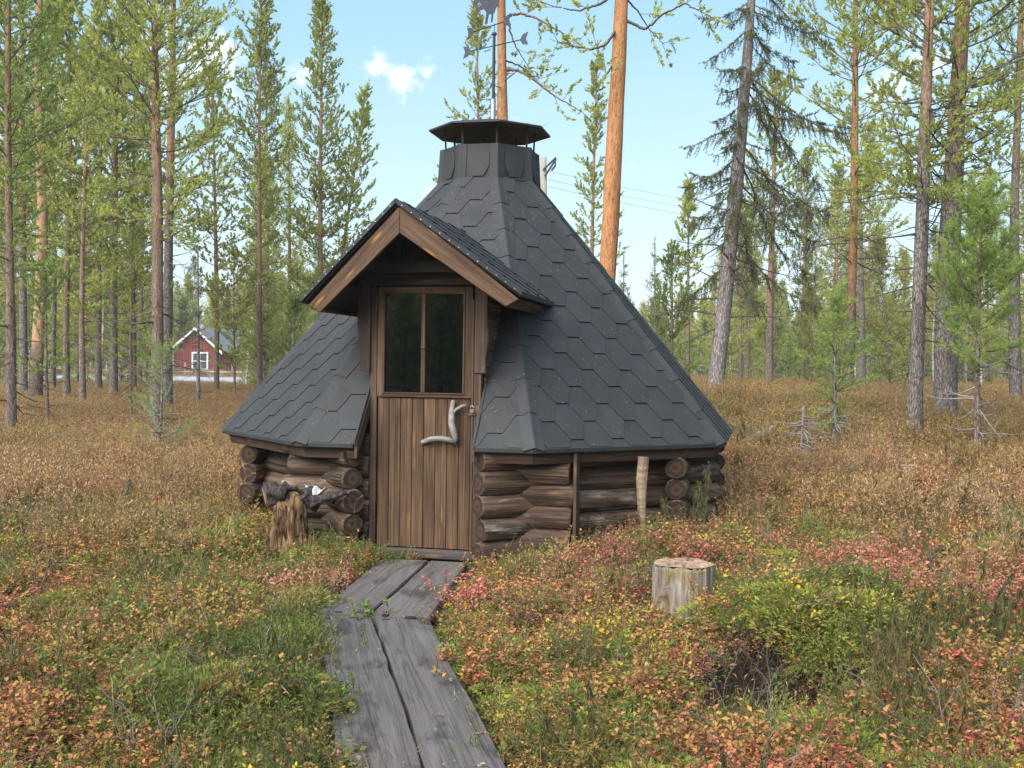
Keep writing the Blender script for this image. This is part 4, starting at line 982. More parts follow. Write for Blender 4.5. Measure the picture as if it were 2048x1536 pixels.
# ------------------------------------------------------------------ conifers
def orth(d):
    ref = np.where(np.abs(d[:, 2:3]) < .9, np.array([[0, 0, 1.]]), np.array([[1., 0, 0]]))
    s = np.cross(d, ref); s /= np.linalg.norm(s, axis=1, keepdims=True)+1e-9
    return s, np.cross(d, s)
def nrm(v): return v/(np.linalg.norm(v, axis=-1, keepdims=True)+1e-9)
def needles(P, D, L, n, nl, nw, rg, spread=1.0, fwd=.55):
    """P,D,L arrays of shoots -> triangles; every needle a slim triangle leaving the shoot"""
    N = len(P)
    if N == 0: return np.zeros((0, 3)), np.zeros((0, 3), int)
    D = nrm(D); sx, sy = orth(D)
    t = rg.random((N, n)); a = rg.random((N, n))*2*np.pi
    base = P[:, None]+D[:, None]*(t*L[:, None])[..., None]
    rad = sx[:, None]*np.cos(a)[..., None]+sy[:, None]*np.sin(a)[..., None]
    dirn = nrm(D[:, None]*(fwd+.5*t[..., None])+rad*spread*(1-.35*t[..., None])+rg.normal(0, .12, (N, n, 3)))
    ln = nl*(.75+.5*rg.random((N, n)))[..., None]
    tip = base+dirn*ln
    side = nrm(np.cross(dirn, rg.normal(0, 1, (N, n, 3))))*nw/2
    mid = base+dirn*ln*.45
    V = np.stack([base, mid+side, tip, mid-side], 2).reshape(-1, 3)
    k = np.arange(N*n)*4
    return V, np.concatenate([np.stack([k, k+1, k+2], 1), np.stack([k, k+2, k+3], 1)])
def cones(A, B, ra, rb, rg=None):
    """3-sided tapered twigs"""
    A, B = np.asarray(A), np.asarray(B); N = len(A)
    if N == 0: return np.zeros((0, 3)), np.zeros((0, 3), int)
    d = nrm(B-A); sx, sy = orth(d); V = []
    for P, r in ((A, ra), (B, rb)):
        for k in range(3):
            a = 2*np.pi*k/3; V.append(P+(sx*np.cos(a)+sy*np.sin(a))*r[:, None])
    V = np.stack(V, 1).reshape(-1, 3); b = np.arange(N)*6; T = []
    for k in range(3):
        k2 = (k+1) % 3; T += [np.stack([b+k, b+k2, b+3+k2], 1), np.stack([b+k, b+3+k2, b+3+k], 1)]
    return V, np.concatenate(T)
class Arr:
    def __init__(s): s.V = []; s.T = []; s.M = []; s.n = 0
    def add(s, VT, m):
        V, T = VT
        if len(V) == 0: return
        s.V.append(V); s.T.append(T+s.n); s.M.append(np.full(len(T), m)); s.n += len(V)
    def mesh(s, name, mats, smooth=False): return npmesh(name, np.concatenate(s.V), np.concatenate(s.T), mats, np.concatenate(s.M), smooth)
def trunk_mesh(fn, H, r0, rg, bark, z0=-.35, sides=14, top=.012, flare=.35, dead=0, dead_z=(.6, 3), dead_len=.8, deadmat=None, cone=.85):
    zs = [z0, 0, .12, .3]+list(np.linspace(.6, H, max(8, int(H/.45)))); V = []
    ph = rg.random(5)*6.28
    for z in zs:
        c = fn(max(z, 0)) if z >= 0 else fn(0)+Vector((0, 0, z))
        r = max(top, r0*(1-(max(z, 0)/H)**1.15*cone)) + r0*flare*math.exp(-max(z, 0)/.16)
        for k in range(sides):
            a = 2*math.pi*k/sides
            rr = r*(1+.05*math.sin(2*a+z*1.3+ph[0])+.04*math.sin(5*a+z*3+ph[1])+.03*rg.normal()+(.10*math.sin(4*a+ph[2])*math.exp(-max(z, 0)/.2)))
            V.append((c.x+math.cos(a)*rr, c.y+math.sin(a)*rr, c.z))
    V = np.array(V); n = sides; i, k = np.meshgrid(np.arange(len(zs)-1), np.arange(n), indexing='ij'); i = i.ravel(); k = k.ravel(); k2 = (k+1) % n
    T = np.concatenate([np.stack([i*n+k, i*n+k2, (i+1)*n+k2], 1), np.stack([i*n+k, (i+1)*n+k2, (i+1)*n+k], 1)])
    A = Arr(); A.add((V, T), 0)
    if dead:
        a_, b_, ra, rb = [], [], [], []
        for _ in range(dead):
            z = rg.uniform(*dead_z); az = rg.random()*6.28; L = dead_len*rg.uniform(.3, 1.1); p = np.array(fn(z)); el = rg.uniform(-.5, .25)
            d = np.array([math.cos(az)*math.cos(el), math.sin(az)*math.cos(el), math.sin(el)]); r = .004+.010*L
            n_ = 4
            for q in range(n_):
                dd = nrm(d+rg.normal(0, .16, 3)+np.array([0, 0, -.10+.10*q])); p2 = p+dd*L/n_
                a_.append(p); b_.append(p2); ra.append(r*(1-q/n_)+.0015); rb.append(r*(1-(q+1)/n_)+.0012)
                if q > 0 and rg.random() < .9:
                    s = nrm(dd+rg.normal(0, .7, 3)); a_.append(p); b_.append(p+s*L*.35*rg.random()); ra.append(r*.4); rb.append(.001)
                p = p2; d = dd
        A.add(cones(np.array(a_), np.array(b_), np.array(ra), np.array(rb)), 1)
    return A.mesh('trunk', [bark, deadmat or TWIG])
def crown_mesh(fn, H, zc0, Rc, rg, prof, whorl=.42, nb=4, el0=-.1, el1=.9, tw=9, shoot=.11, nn=12, nl=.045, nw=.005, mats=None, curl=.12, style='pine', gaps=.15, r0=.1, az_bias=None, rust=0, fill=.5, boughs=(), spread=.9):
    P, D, L = [], [], []; ca, cb, ra, rb = [], [], [], []
    if style == 'pine' and nn > 22: tw = tw*.58
    PR, DR, LR = [], [], []
    z = zc0
    while z < H-.1:
        t = (z-zc0)/(H-zc0); R = Rc*prof(t); k0 = rg.random()*6.28; m = nb+int(rg.integers(-1, 2))
        for b in range(max(2, m)):
            if rg.random() < gaps: continue
            az = k0+6.283*b/m+rg.normal(0, .3)
            Lb = R*(rg.uniform(.55, 1.15) if style == 'pine' else rg.uniform(.35, 1.2)*rg.uniform(.75, 1.1))
            if az_bias: Lb *= 1+az_bias[1]*math.cos(az-az_bias[0])
            if Lb < .08: continue
            el = el0+(el1-el0)*t+rg.normal(0, .13)
            d = np.array([math.cos(az)*math.cos(el), math.sin(az)*math.cos(el), math.sin(el)])
            p = np.array(fn(min(z+rg.uniform(-.1, .1), H))); n = 5; r = .003+.0062*Lb
            seg = Lb/n
            for q in range(n):
                cz = curl if style == 'pine' else (-.10 if q < 2 else .12)
                d = nrm(d+rg.normal(0, .10, 3)+np.array([0, 0, cz]))
                p2 = p+d*seg; f0, f1 = 1-q/n, 1-(q+1)/n
                ca.append(p); cb.append(p2); ra.append(r*f0+.002); rb.append(r*f1+.0018)
                ntw = max(1, int(round(tw*seg*(1.5 if q > 0 else .35))))
                for w in range(ntw):
                    s = rg.random(); bp = p+(p2-p)*s; u = (q+s)/n
                    if style == 'pine':
                        side = nrm(np.cross(d, [0, 0, 1]))*(1 if rg.random() < .5 else -1)
                        td = nrm(d*rg.uniform(.5, 1.1)+side*rg.uniform(.3, 1.0)+np.array([0, 0, rg.uniform(-.15, .6)]))
                        tl = (.10+.30*Lb*(1-u*.75))*rg.uniform(.4, 1.1); tl = min(tl, .55)
                        e = bp+td*tl; ca.append(bp); cb.append(e); ra.append(r*.35+.001); rb.append(.0015)
                        ns = max(1, int(round(tl/(shoot*.9))))
                        for v in range(ns+1):
                            if v < ns and rg.random() < 1-fill: continue
                            s0 = bp+td*tl*(v/ns)*.95; sd = nrm(td+rg.normal(0, .35, 3)+np.array([0, 0, .35]))
                            if rust and rg.random() < rust: PR.append(s0); DR.append(sd); LR.append(shoot)
                            else: P.append(s0); D.append(sd); L.append(shoot*rg.uniform(.6, 1.2))
                    else:
                        side = nrm(np.cross(d, [0, 0, 1]))*(1 if rg.random() < .5 else -1)
                        td = nrm(d*rg.uniform(.1, .6)+side*rg.uniform(.1, .7)+np.array([0, 0, -rg.uniform(.5, 1.3)]))
                        tl = (.10+.22*Lb*(1-u*.5))*rg.uniform(.4, 1.2)
                        e = bp+td*tl; ca.append(bp); cb.append(e); ra.append(r*.3+.0015); rb.append(.0015)
                        if rg.random() < fill: P.append(bp+td*tl*.1); D.append(td); L.append(tl*.9)
                        # short shoots along the top of the bough
                        if rg.random() < fill*.9: P.append(bp); D.append(nrm(d+side*.6+np.array([0, 0, .1]))); L.append(.10)
                p = p2
            P.append(p); D.append(nrm(d+np.array([0, 0, .4]))); L.append(shoot)
        z += whorl*rg.uniform(.75, 1.25)*(1-.35*t)
    for bg_ in boughs:
        pts = [np.array(q) for q in bg_]; Lb = sum(np.linalg.norm(b_-a_) for a_, b_ in zip(pts, pts[1:])); n = len(pts)-1; r = .005+.011*Lb
        for q in range(n):
            p, p2 = pts[q], pts[q+1]; d = nrm(p2-p); sl_ = np.linalg.norm(p2-p)
            for w in range(3):
                a1, b1 = p+(p2-p)*w/3+rg.normal(0, .008, 3)*(w > 0), p+(p2-p)*(w+1)/3
                u0, u1 = (q+w/3)/n, (q+(w+1)/3)/n; ca.append(a1); cb.append(b1); ra.append(r*(1-u0)+.003); rb.append(r*(1-u1)+.003)
            if q == 0 and n > 2: continue
            for w in range(max(2, int(tw*1.3*sl_))):
                bp = p+(p2-p)*rg.random(); u = q/n
                td = nrm(d*rg.uniform(.2, 1.0)+rg.normal(0, .55, 3)+np.array([0, 0, rg.uniform(-.5, .6)])); tl = rg.uniform(.12, .42)
                e = bp+td*tl; ca.append(bp); cb.append(e); ra.append(.004); rb.append(.0016)
                for v in range(1, 4):
                    P.append(bp+td*tl*v/3*.95); D.append(nrm(td+rg.normal(0, .4, 3)+np.array([0, 0, .5]))); L.append(shoot*rg.uniform(.6, 1.1))
    for q in range(7):
        P.append(np.array(fn(H-.07*q))); D.append(nrm(np.array([rg.normal(0, .35), rg.normal(0, .35), 1.]))); L.append(shoot)
    P, D, L = np.array(P), np.array(D), np.array(L)
    A = Arr(); A.add(cones(np.array(ca), np.array(cb), np.array(ra), np.array(rb)), 0)
    A.add(needles(P, D, L, nn, nl, nw, rg, spread=spread if style == 'pine' else 1.1, fwd=.55 if style == 'pine' else .3), 1)
    if PR: A.add(needles(np.array(PR), np.array(DR), np.array(LR), nn, nl, nw, rg), 2)
    return A.mesh('crown', mats)
P_PINE = lambda t: (1-t)**.65*(.55+.9*min(1, t*3)) if t < 1 else 0
P_OPEN = lambda t: (1-t)**.55*(.35+.75*min(1, t*2.2))
P_CONE = lambda t: (1-t)**.9*(.7+.5*min(1, t*4))
P_SPR = lambda t: (1-t)**.8
def straight(dx, dy, H, rg, bend=.04):
    a, b = rg.normal(0, bend), rg.normal(0, bend); w = rg.uniform(.4, .8)
    return lambda z: Vector((dx*z/H+a*math.sin(z*w), dy*z/H+b*math.sin(z*w*1.2+1), z))

def tree_at(name, label, cat, xb, yb, dist, xt, H, group=None, **k):
    """xb,yb: foot in the photo; xt: where the trunk axis crosses the photo's y=100"""
    b = at(xb, yb, dist); b.z = gz(b.x, b.y)
    zt = at(xt, 100, dist); lean = (zt.x-b.x)/(zt.z-b.z)*H
    e = empty(name, b, label=label, cat=cat, group=group)
    rg = np.random.default_rng(k.pop('seed')); fn = straight(lean, k.pop('dy', 0)*1., H, rg, k.pop('bend', .03))
    tr = dict(r0=k.pop('r0'), bark=k.pop('bark'), dead=k.pop('dead', 0), dead_z=k.pop('dead_z', (.6, 3)), dead_len=k.pop('dead_len', .8), deadmat=k.pop('deadmat', None), sides=k.pop('sides', 14))
    obj('trunk', trunk_mesh(fn, H, rg=rg, **tr), e)
    k['boughs'] = [[tuple(at(x, y, dist+dd)-b) for x, y, dd in bo] for bo in k.pop('boughs', [])]
    zc = k.pop('zc'); Rc = k.pop('Rc'); pr = k.pop('prof', P_PINE); lm = k.pop('leaf', L_PINE); tm = k.pop('twig', TWIG)
    obj('crown', crown_mesh(fn, H, zc, Rc, rg, pr, mats=[tm, lm, L_RUSTN], **k), e)
    return e
def zpx(y, d): return CAMH+(739-y)/FPX*d
# key trees: (left part of the picture)
S14 = dict(nn=25, nl=.050, nw=.017, shoot=.15, fill=.38, spread=.62)
S18 = dict(nn=24, nl=.054, nw=.021, shoot=.16, fill=.40, spread=.62)
S25 = dict(nn=23, nl=.062, nw=.029, shoot=.17, fill=.45, spread=.62)
S32 = dict(nn=11, nl=.075, nw=.02, shoot=.17, fill=.85)
KEY = [
 ('pine_tree', 'lush pine with fresh green upper crown at the far left edge of the picture', 'pine', 20, 885, 16, 18, 8.6, dict(seed=11, r0=.075, bark=BARK_BROWN, zc=2.5, Rc=1.25, dead=26, dead_z=(.5, 2.9), dead_len=1.1, leaf=L_PINEB, tw=17, whorl=.30, gaps=.05, **S14)),
 ('pine_tree', 'dark-barked pine close behind the leftmost pine', 'pine', 45, 800, 24, 45, 12, dict(seed=12, r0=.095, bark=BARK_MIX, zc=3.6, Rc=1.5, dead=22, dead_z=(1, 4.5), tw=11, whorl=.34, **S25)),
 ('pine_tree', 'pine with smooth bright orange trunk near the left edge', 'pine', 73, 803, 22, 84, 12, dict(seed=13, r0=.13, bark=BARK_TAN, zc=4.7, Rc=1.7, dead=6, dead_z=(2.5, 4.8), tw=11, whorl=.34, **S25)),
 ('pine_tree', 'thin straight pine just right of the orange trunk at the left', 'pine', 106, 800, 28, 108, 10.5, dict(seed=14, r0=.07, bark=BARK_MIX, zc=3.2, Rc=1.3, dead=18, dead_z=(1, 4), tw=11, whorl=.34, **S25)),
 ('pine_tree', 'slim young pine with low green branches between the orange trunk and paired pines', 'pine', 167, 835, 21, 172, 7.2, dict(seed=15, r0=.062, bark=BARK_BROWN, zc=1.9, Rc=1.05, dead=16, dead_z=(.5, 2), tw=13, whorl=.30, leaf=L_PINE, **S18)),
 ('pine_tree', 'dark trunked pine left of the paired pines, leaf tufts from mid height', 'pine', 226, 808, 25, 236, 9.6, dict(seed=16, r0=.095, bark=BARK_MIX, zc=2.6, Rc=1.4, dead=20, dead_z=(.8, 3.4), tw=12, whorl=.32, rust=.05, **S25)),
 ('pine_tree', 'tall pine with reddish rough trunk, nearer one of the pair left of the hut', 'pine', 310, 905, 16.5, 312, 9.6, dict(seed=17, r0=.098, bark=BARK_BROWN, zc=3.0, Rc=1.5, dead=40, dead_z=(.3, 3.4), dead_len=.9, tw=15, whorl=.31, gaps=.08, **S14)),
 ('pine_tree', 'darker pine standing right behind the nearer of the paired pines', 'pine', 335, 850, 20, 344, 11.0, dict(seed=18, r0=.10, bark=BARK_MIX, zc=3.4, Rc=1.6, dead=24, dead_z=(.5, 4), tw=13, whorl=.34, gaps=.08, **S18)),
 ('spruce_tree', 'small spruce with bare lower stem and dark tufted top in front of the red cottage', 'spruce', 396, 822, 21, 398, 3.1, dict(seed=19, r0=.04, bark=BARK_GREY, zc=1.5, Rc=.62, prof=P_PINE, style='spruce', el0=.0, el1=.4, dead=26, dead_z=(.3, 1.6), dead_len=.5, tw=16, leaf=L_SPR, nn=12, nl=.035, nw=.008, shoot=.09, fill=.8)),
 ('pine_tree', 'slender open-crowned pine just left of the hut roof', 'pine', 519, 770, 25, 520, 9.95, dict(seed=20, r0=.07, bark=BARK_BROWN, zc=2.8, Rc=1.2, prof=P_OPEN, dead=30, dead_z=(1, 3.6), tw=9, whorl=.36, el0=-.1, el1=1.1, **S25)),
 ('pine_tree', 'full pine with pointed tip behind the left slope of the small porch roof', 'pine', 640, 770, 30, 643, 11.3, dict(seed=21, r0=.09, bark=BARK_BROWN, zc=2.4, Rc=1.75, prof=P_CONE, tw=11, whorl=.30, gaps=.05, **S25)),
 ('pine_tree', 'leaning-topped pine twined with the pointed pine behind the porch roof', 'pine', 652, 770, 31.5, 740, 8.9, dict(seed=22, r0=.08, bark=BARK_BROWN, zc=2.6, Rc=1.5, prof=P_CONE, tw=11, whorl=.32, **S25)),
 ('pine_tree', 'shorter slim pine between the open-crowned pine and the pointed pine', 'pine', 578, 770, 33, 578, 9.0, dict(seed=23, r0=.07, bark=BARK_BROWN, zc=1.6, Rc=1.15, prof=P_CONE, tw=7, **S32)),
 ('pine_tree', 'leafy pine filling the gap between the slim young pine and the dark trunked pine', 'pine', 198, 800, 27, 200, 10.5, dict(seed=61, r0=.08, bark=BARK_BROWN, zc=2.2, Rc=1.45, prof=P_CONE, tw=11, whorl=.33, leaf=L_PINEY, **S25)),
 ('pine_tree', 'leafy pine between the orange trunk and the slim young pine', 'pine', 136, 800, 23, 138, 9.4, dict(seed=62, r0=.075, bark=BARK_BROWN, zc=2.4, Rc=1.4, prof=P_CONE, tw=12, whorl=.32, **S25)),
 ('pine_tree', 'bushy crowned pine right of the paired pines, in front of the cottage roof', 'pine', 432, 790, 28, 428, 8.4, dict(seed=63, r0=.07, bark=BARK_BROWN, zc=2.6, Rc=1.4, prof=P_CONE, tw=11, whorl=.34, leaf=L_PINEY, **S25)),
 ('pine_tree', 'leafy pine between the dark trunked pine and the paired pines', 'pine', 268, 795, 29, 268, 10.2, dict(seed=64, r0=.075, bark=BARK_BROWN, zc=2.8, Rc=1.4, prof=P_CONE, tw=10, whorl=.34, **S25)),
 ('young_pine', 'leafy young pine low between the leftmost trunks', 'young pine', 95, 850, 17.5, 96, 2.6, dict(seed=65, r0=.03, bark=BARK_BROWN, zc=.9, Rc=.8, prof=P_PINE, dead=14, dead_z=(.3, 1), dead_len=.5, tw=12, whorl=.26, el0=.1, gaps=.2, leaf=L_PINEB, nn=24, nl=.048, nw=.016, shoot=.12, fill=.4, spread=.65)),
 ('young_pine', 'leafy young pine with low boughs left of the paired pines', 'young pine', 262, 855, 18.5, 262, 3.2, dict(seed=66, r0=.03, bark=BARK_BROWN, zc=1.0, Rc=.85, prof=P_PINE, dead=14, dead_z=(.3, 1), dead_len=.5, tw=12, whorl=.28, el0=.1, gaps=.25, leaf=L_PINE, nn=24, nl=.048, nw=.016, shoot=.12, fill=.4, spread=.65)),
 ('young_pine', 'sparse young pine between the cottage and the hut roof', 'young pine', 470, 800, 24, 468, 3.4, dict(seed=67, r0=.03, bark=BARK_BROWN, zc=.8, Rc=.8, prof=P_PINE, tw=11, whorl=.3, el0=.2, gaps=.25, leaf=L_PINEY, nn=22, nl=.055, nw=.022, shoot=.14, fill=.4, spread=.65)),
 # behind the hut
 ('pine_tree', 'orange-trunked pine rising straight behind the smoke vent', 'pine', 998, 800, 15.5, 1006, 10.5, dict(seed=24, boughs=[[(1015, 32, 0), (1040, 26, -.1), (1072, 36, -.3), (1105, 55, -.5), (1140, 74, -.6), (1172, 98, -.7)], [(1010, 140, 0), (1036, 141, -.1), (1062, 155, -.2), (1090, 178, -.3), (1118, 198, -.5), (1150, 215, -.6), (1182, 240, -.7)], [(1018, 48, 0), (1026, 80, 0), (1045, 115, .1), (1075, 160, .2)], [(1010, 120, 0), (1045, 135, .3), (1080, 165, .5)]], r0=.115, bark=BARK_ORANGE, zc=6.3, Rc=1.9, el0=.05, nb=3, dead=10, dead_z=(4, 5.2), dead_len=.7, tw=7, az_bias=(0, .6), gaps=.2, whorl=.5, twig=flat('red_branch', (.17, .09, .065), .85, .1, 0, .3, 12), **S14)),
 ('pine_tree', 'tall pine with bright orange leaning trunk right of the smoke vent', 'pine', 1196, 800, 13.5, 1237, 11.5, dict(seed=25, boughs=[[(1236, -20, 0), (1200, 8, -.2), (1160, 22, -.4), (1110, 14, -.5), (1060, -4, -.6)], [(1232, 60, 0), (1210, 90, -.3), (1180, 100, -.5), (1140, 90, -.6), (1100, 78, -.7)], [(1250, 40, 0), (1290, 58, -.1), (1325, 28, -.2), (1370, 6, -.3), (1400, 22, -.4), (1440, 44, -.5)], [(1245, -10, 0), (1275, 20, .1), (1300, 60, .2), (1330, 90, .3)], [(1225, 130, 0), (1205, 160, -.3), (1185, 175, -.4)]], r0=.125, bark=BARK_ORANGE2, zc=5.9, Rc=1.6, el0=-.25, el1=.6, nb=3, tw=8, az_bias=(3.1, .35), gaps=.1, whorl=.55, **S14)),
 ('pine_tree', 'thin narrow pine half hidden behind the bright orange leaning trunk', 'pine', 1186, 790, 30, 1192, 9.6, dict(seed=26, r0=.075, bark=BARK_BROWN, zc=2.2, Rc=.95, prof=P_CONE, tw=8, **S25)),
 ('pine_tree', 'pointed pine peeping out left of the smoke vent', 'pine', 958, 790, 30, 957, 10.9, dict(seed=27, r0=.08, bark=BARK_BROWN, zc=4.5, Rc=1.35, prof=P_CONE, tw=8, **S25)),
 # right part
 ('spruce_tree', 'old lichen-grey spruce with drooping ragged boughs, leaning right beyond the hut roof', 'spruce', 1427, 808, 16, 1490, 9.4, dict(seed=30, r0=.125, bark=BARK_GREY, zc=2.1, Rc=1.75, prof=lambda t: .95-.45*t, nb=5, style='spruce', el0=-.55, el1=-.15, dead=40, dead_z=(1.2, 3.6), dead_len=1.1, deadmat=TWIG_DARK, twig=TWIG_DARK, tw=20, whorl=.30, leaf=L_SPR, nn=30, nl=.026, nw=.0085, shoot=.12, gaps=.30, fill=.9, az_bias=(0, .35))),
 ('pine_tree', 'mid-distance reddish pine right behind the drooping spruce', 'pine', 1538, 795, 26, 1552, 7.4, dict(seed=31, r0=.10, bark=BARK_BROWN, zc=3.0, Rc=1.2, dead=16, dead_z=(1, 3), tw=8, **S25)),
 ('pine_tree', 'straight orange-brown pine left of the two thick pines at right', 'pine', 1697, 812, 20, 1711, 10.5, dict(seed=32, r0=.095, bark=BARK_ORANGE, zc=3.0, Rc=1.6, el0=0, dead=40, dead_z=(1.6, 4), dead_len=1.2, tw=12, whorl=.32, gaps=.08, **S18)),
 ('pine_tree', 'second slim trunk rising beside the straight orange-brown pine', 'pine', 1722, 800, 26, 1722, 5.2, dict(seed=33, r0=.10, bark=BARK_MIX, zc=3.2, Rc=.8, dead=20, dead_z=(1, 3.2), tw=7, **S25)),
 ('pine_tree', 'rough grey-barked pine, nearer of the two thick pines at right', 'pine', 1824, 900, 12.5, 1857, 8.6, dict(seed=34, r0=.09, bark=BARK_MIX, zc=2.7, Rc=1.35, el0=-.1, dead=50, dead_z=(1.2, 4), dead_len=1.0, deadmat=TWIG_DARK, tw=15, whorl=.30, gaps=.06, **S14)),
 ('pine_tree', 'thickest pine with deeply furrowed dark bark near the right edge', 'pine', 1892, 855, 13.8, 1917, 9.6, dict(seed=35, r0=.15, bark=BARK_MIX, zc=2.9, Rc=1.7, el0=-.1, dead=50, dead_z=(1.0, 4.2), dead_len=1.3, deadmat=TWIG_DARK, tw=15, whorl=.32, gaps=.06, **S14)),
 ('young_pine', 'bright green bushy young pine in front of the thickest trunk', 'young pine', 1953, 940, 11.5, 1978, 2.85, dict(seed=36, r0=.035, bark=BARK_BROWN, zc=.95, Rc=.62, prof=P_PINE, dead=30, dead_z=(.15, 1.1), dead_len=.5, deadmat=TWIG_GREY, tw=26, whorl=.19, el0=.1, leaf=L_PINEB, nn=22, nl=.05, nw=.0065, shoot=.10, gaps=.02, fill=.85)),
 ('young_pine', 'sapling with bare mossy stem and a small green top left of the thick pines', 'young pine', 1667, 948, 11.5, 1668, 1.7, dict(seed=37, r0=.026, bark=BARK_GREY, zc=.45, Rc=.36, prof=P_PINE, dead=30, dead_z=(.05, .6), dead_len=.35, deadmat=TWIG_GREY, tw=13, whorl=.16, leaf=L_PINEB, nn=18, nl=.045, nw=.006, shoot=.08, fill=.7)),
 ('young_pine', 'pale green young pine showing beside the right roof edge', 'young pine', 1340, 800, 22, 1338, 3.0, dict(seed=38, r0=.05, bark=BARK_BROWN, zc=.5, Rc=.85, prof=P_CONE, tw=11, whorl=.3, el0=.15, leaf=L_PINEB, **S18)),
 ('spruce_tree', 'small dark green spruce in the middle of the right-hand wood', 'spruce', 1630, 780, 30, 1630, 3.6, dict(seed=39, r0=.06, bark=BARK_GREY, zc=.3, Rc=.85, prof=P_SPR, style='spruce', el0=-.15, el1=.5, tw=14, whorl=.22, leaf=L_SPR, nn=12, nl=.04, nw=.012, shoot=.1, fill=.9)),
 ('pine_tree', 'pale pine with green crown standing at the right picture edge', 'pine', 2030, 850, 17, 2036, 8.6, dict(seed=40, r0=.09, bark=BARK_MIX, zc=2.2, Rc=1.2, tw=9, dead=20, dead_z=(.6, 2.4), **S18)),
 ('spruce_tree', 'tiny pointed spruce tip showing over the roof right of the orange leaning trunk', 'spruce', 1250, 780, 34, 1250, 4.2, dict(seed=41, r0=.05, bark=BARK_GREY, zc=.4, Rc=.6, prof=P_SPR, style='spruce', el0=-.1, el1=.5, tw=12, whorl=.3, leaf=L_SPR, nn=9, nl=.05, nw=.014, shoot=.12, fill=.9)),
 ('spruce_tree', 'narrow pointed spruce against the sky left of the drooping spruce', 'spruce', 1310, 780, 40, 1310, 5.4, dict(seed=42, r0=.06, bark=BARK_GREY, zc=.4, Rc=.75, prof=P_SPR, style='spruce', el0=-.1, el1=.6, tw=9, whorl=.36, leaf=L_SPR, nn=8, nl=.06, nw=.016, shoot=.14, fill=.8)),
 ('pine_tree', 'thin young pine with upswept tip directly left of the drooping spruce', 'pine', 1376, 790, 26, 1376, 5.0, dict(seed=43, r0=.05, bark=BARK_BROWN, zc=1.4, Rc=.8, prof=P_CONE, tw=8, el0=.2, el1=1.1, **S25)),
]
for name, label, cat, xb, yb, dist, xt, Ht, kw in KEY:
    tree_at(name, label, cat, xb, yb, dist, xt, Ht, **kw)
# dead sapling with curled bare twigs
b = at(1600, 955, 10.8); b.z = gz(b.x, b.y)
e = empty('dead_sapling', b, label='leafless grey sapling with curled bare twigs in the heath right of the hut', cat='dead sapling')
rg = np.random.default_rng(77); fn = straight(.02, 0, .62, rg, .01)
obj('stem', trunk_mesh(fn, .62, .016, rg, TWIG_GREY, dead=46, dead_z=(.05, .6), dead_len=.34, deadmat=TWIG_GREY, sides=7, flare=.2), e)
# bare dark boughs reaching in from the right edge
def hang_branch(name, label, pts, dist, r, seed, leafy, group=None, mat=None):
    pass
tree_at('pine_tree', 'bare dark boughs of a pine hanging in at the upper right corner', 'pine', 2175, 1000, 9.5, 2165, 7.0, seed=51, r0=.10, bark=BARK_MIX, zc=3.6, Rc=1.25, dead=46, dead_z=(2.9, 5.2), dead_len=1.2, deadmat=TWIG_DARK, twig=TWIG_DARK, tw=7, gaps=.3, nn=16, nl=.05, nw=.007, shoot=.12, fill=.25)
def seedling(px, py, d, h, label, seed, leaf=None):
    b = at(px, py, d); b.z = gz(b.x, b.y)
    e = empty('pine_seedling', b, label=label, cat='pine seedling'); rg = np.random.default_rng(seed)
    fn = straight(rg.normal(0, .02), 0, h, rg, .005)
    obj('stem', trunk_mesh(fn, h, .006, rg, TWIG, z0=-.05, sides=6, top=.002, flare=0), e)
    P = []; D = []
    for i in range(12):
        P.append(np.array(fn(h*(.35+.65*i/12)))); D.append([rg.normal(0, .5), rg.normal(0, .5), .9])
    V, T = needles(np.array(P), np.array(D), np.full(12, .04), 26, .048, .0022, rg, spread=1.0)
    obj('crown', npmesh('crown', V, T, [leaf or L_PINEB]), e)
for q in [(1240, 1350, 4.6, .16, 'bright green pine seedling in the moss right of the near planks', 1), (475, 1150, 7.2, .20, 'bright green pine seedling on the mossy hummock left of the hut', 2),
          (272, 1470, 3.95, .12, 'bright green pine seedling at the lower left of the picture', 3), (1620, 1075, 7.6, .16, 'small pine seedling in the red heath behind the sawn stump', 4),
          (1690, 930, 12.6, .22, 'pine seedling low in the heath left of the two thick pines', 5), (1135, 1420, 4.1, .09, 'tiny pine seedling near the bottom, just right of the near planks', 6)]: seedling(*q)

# low young pine boughs in front of the paired pines
b = at(318, 960, 13.5); b.z = gz(b.x, b.y)
e = empty('young_pine', b, label='spindly young pine with loose green tufts in front of the paired pines', cat='young pine'); rg = np.random.default_rng(91)
fn = straight(.02, 0, 1.35, rg, .03)
obj('trunk', trunk_mesh(fn, 1.35, .016, rg, BARK_GREY, sides=7, flare=.2, dead=22, dead_z=(.05, .9), dead_len=.5, deadmat=TWIG_GREY), e)
obj('crown', crown_mesh(fn, 1.35, .12, .60, rg, lambda t: .9-.5*t, whorl=.15, nb=4, el0=.1, el1=.8, tw=7, shoot=.09, nn=16, nl=.045, nw=.005, mats=[TWIG_GREY, L_PINEB, L_RUSTN], gaps=.35, fill=.4), e)

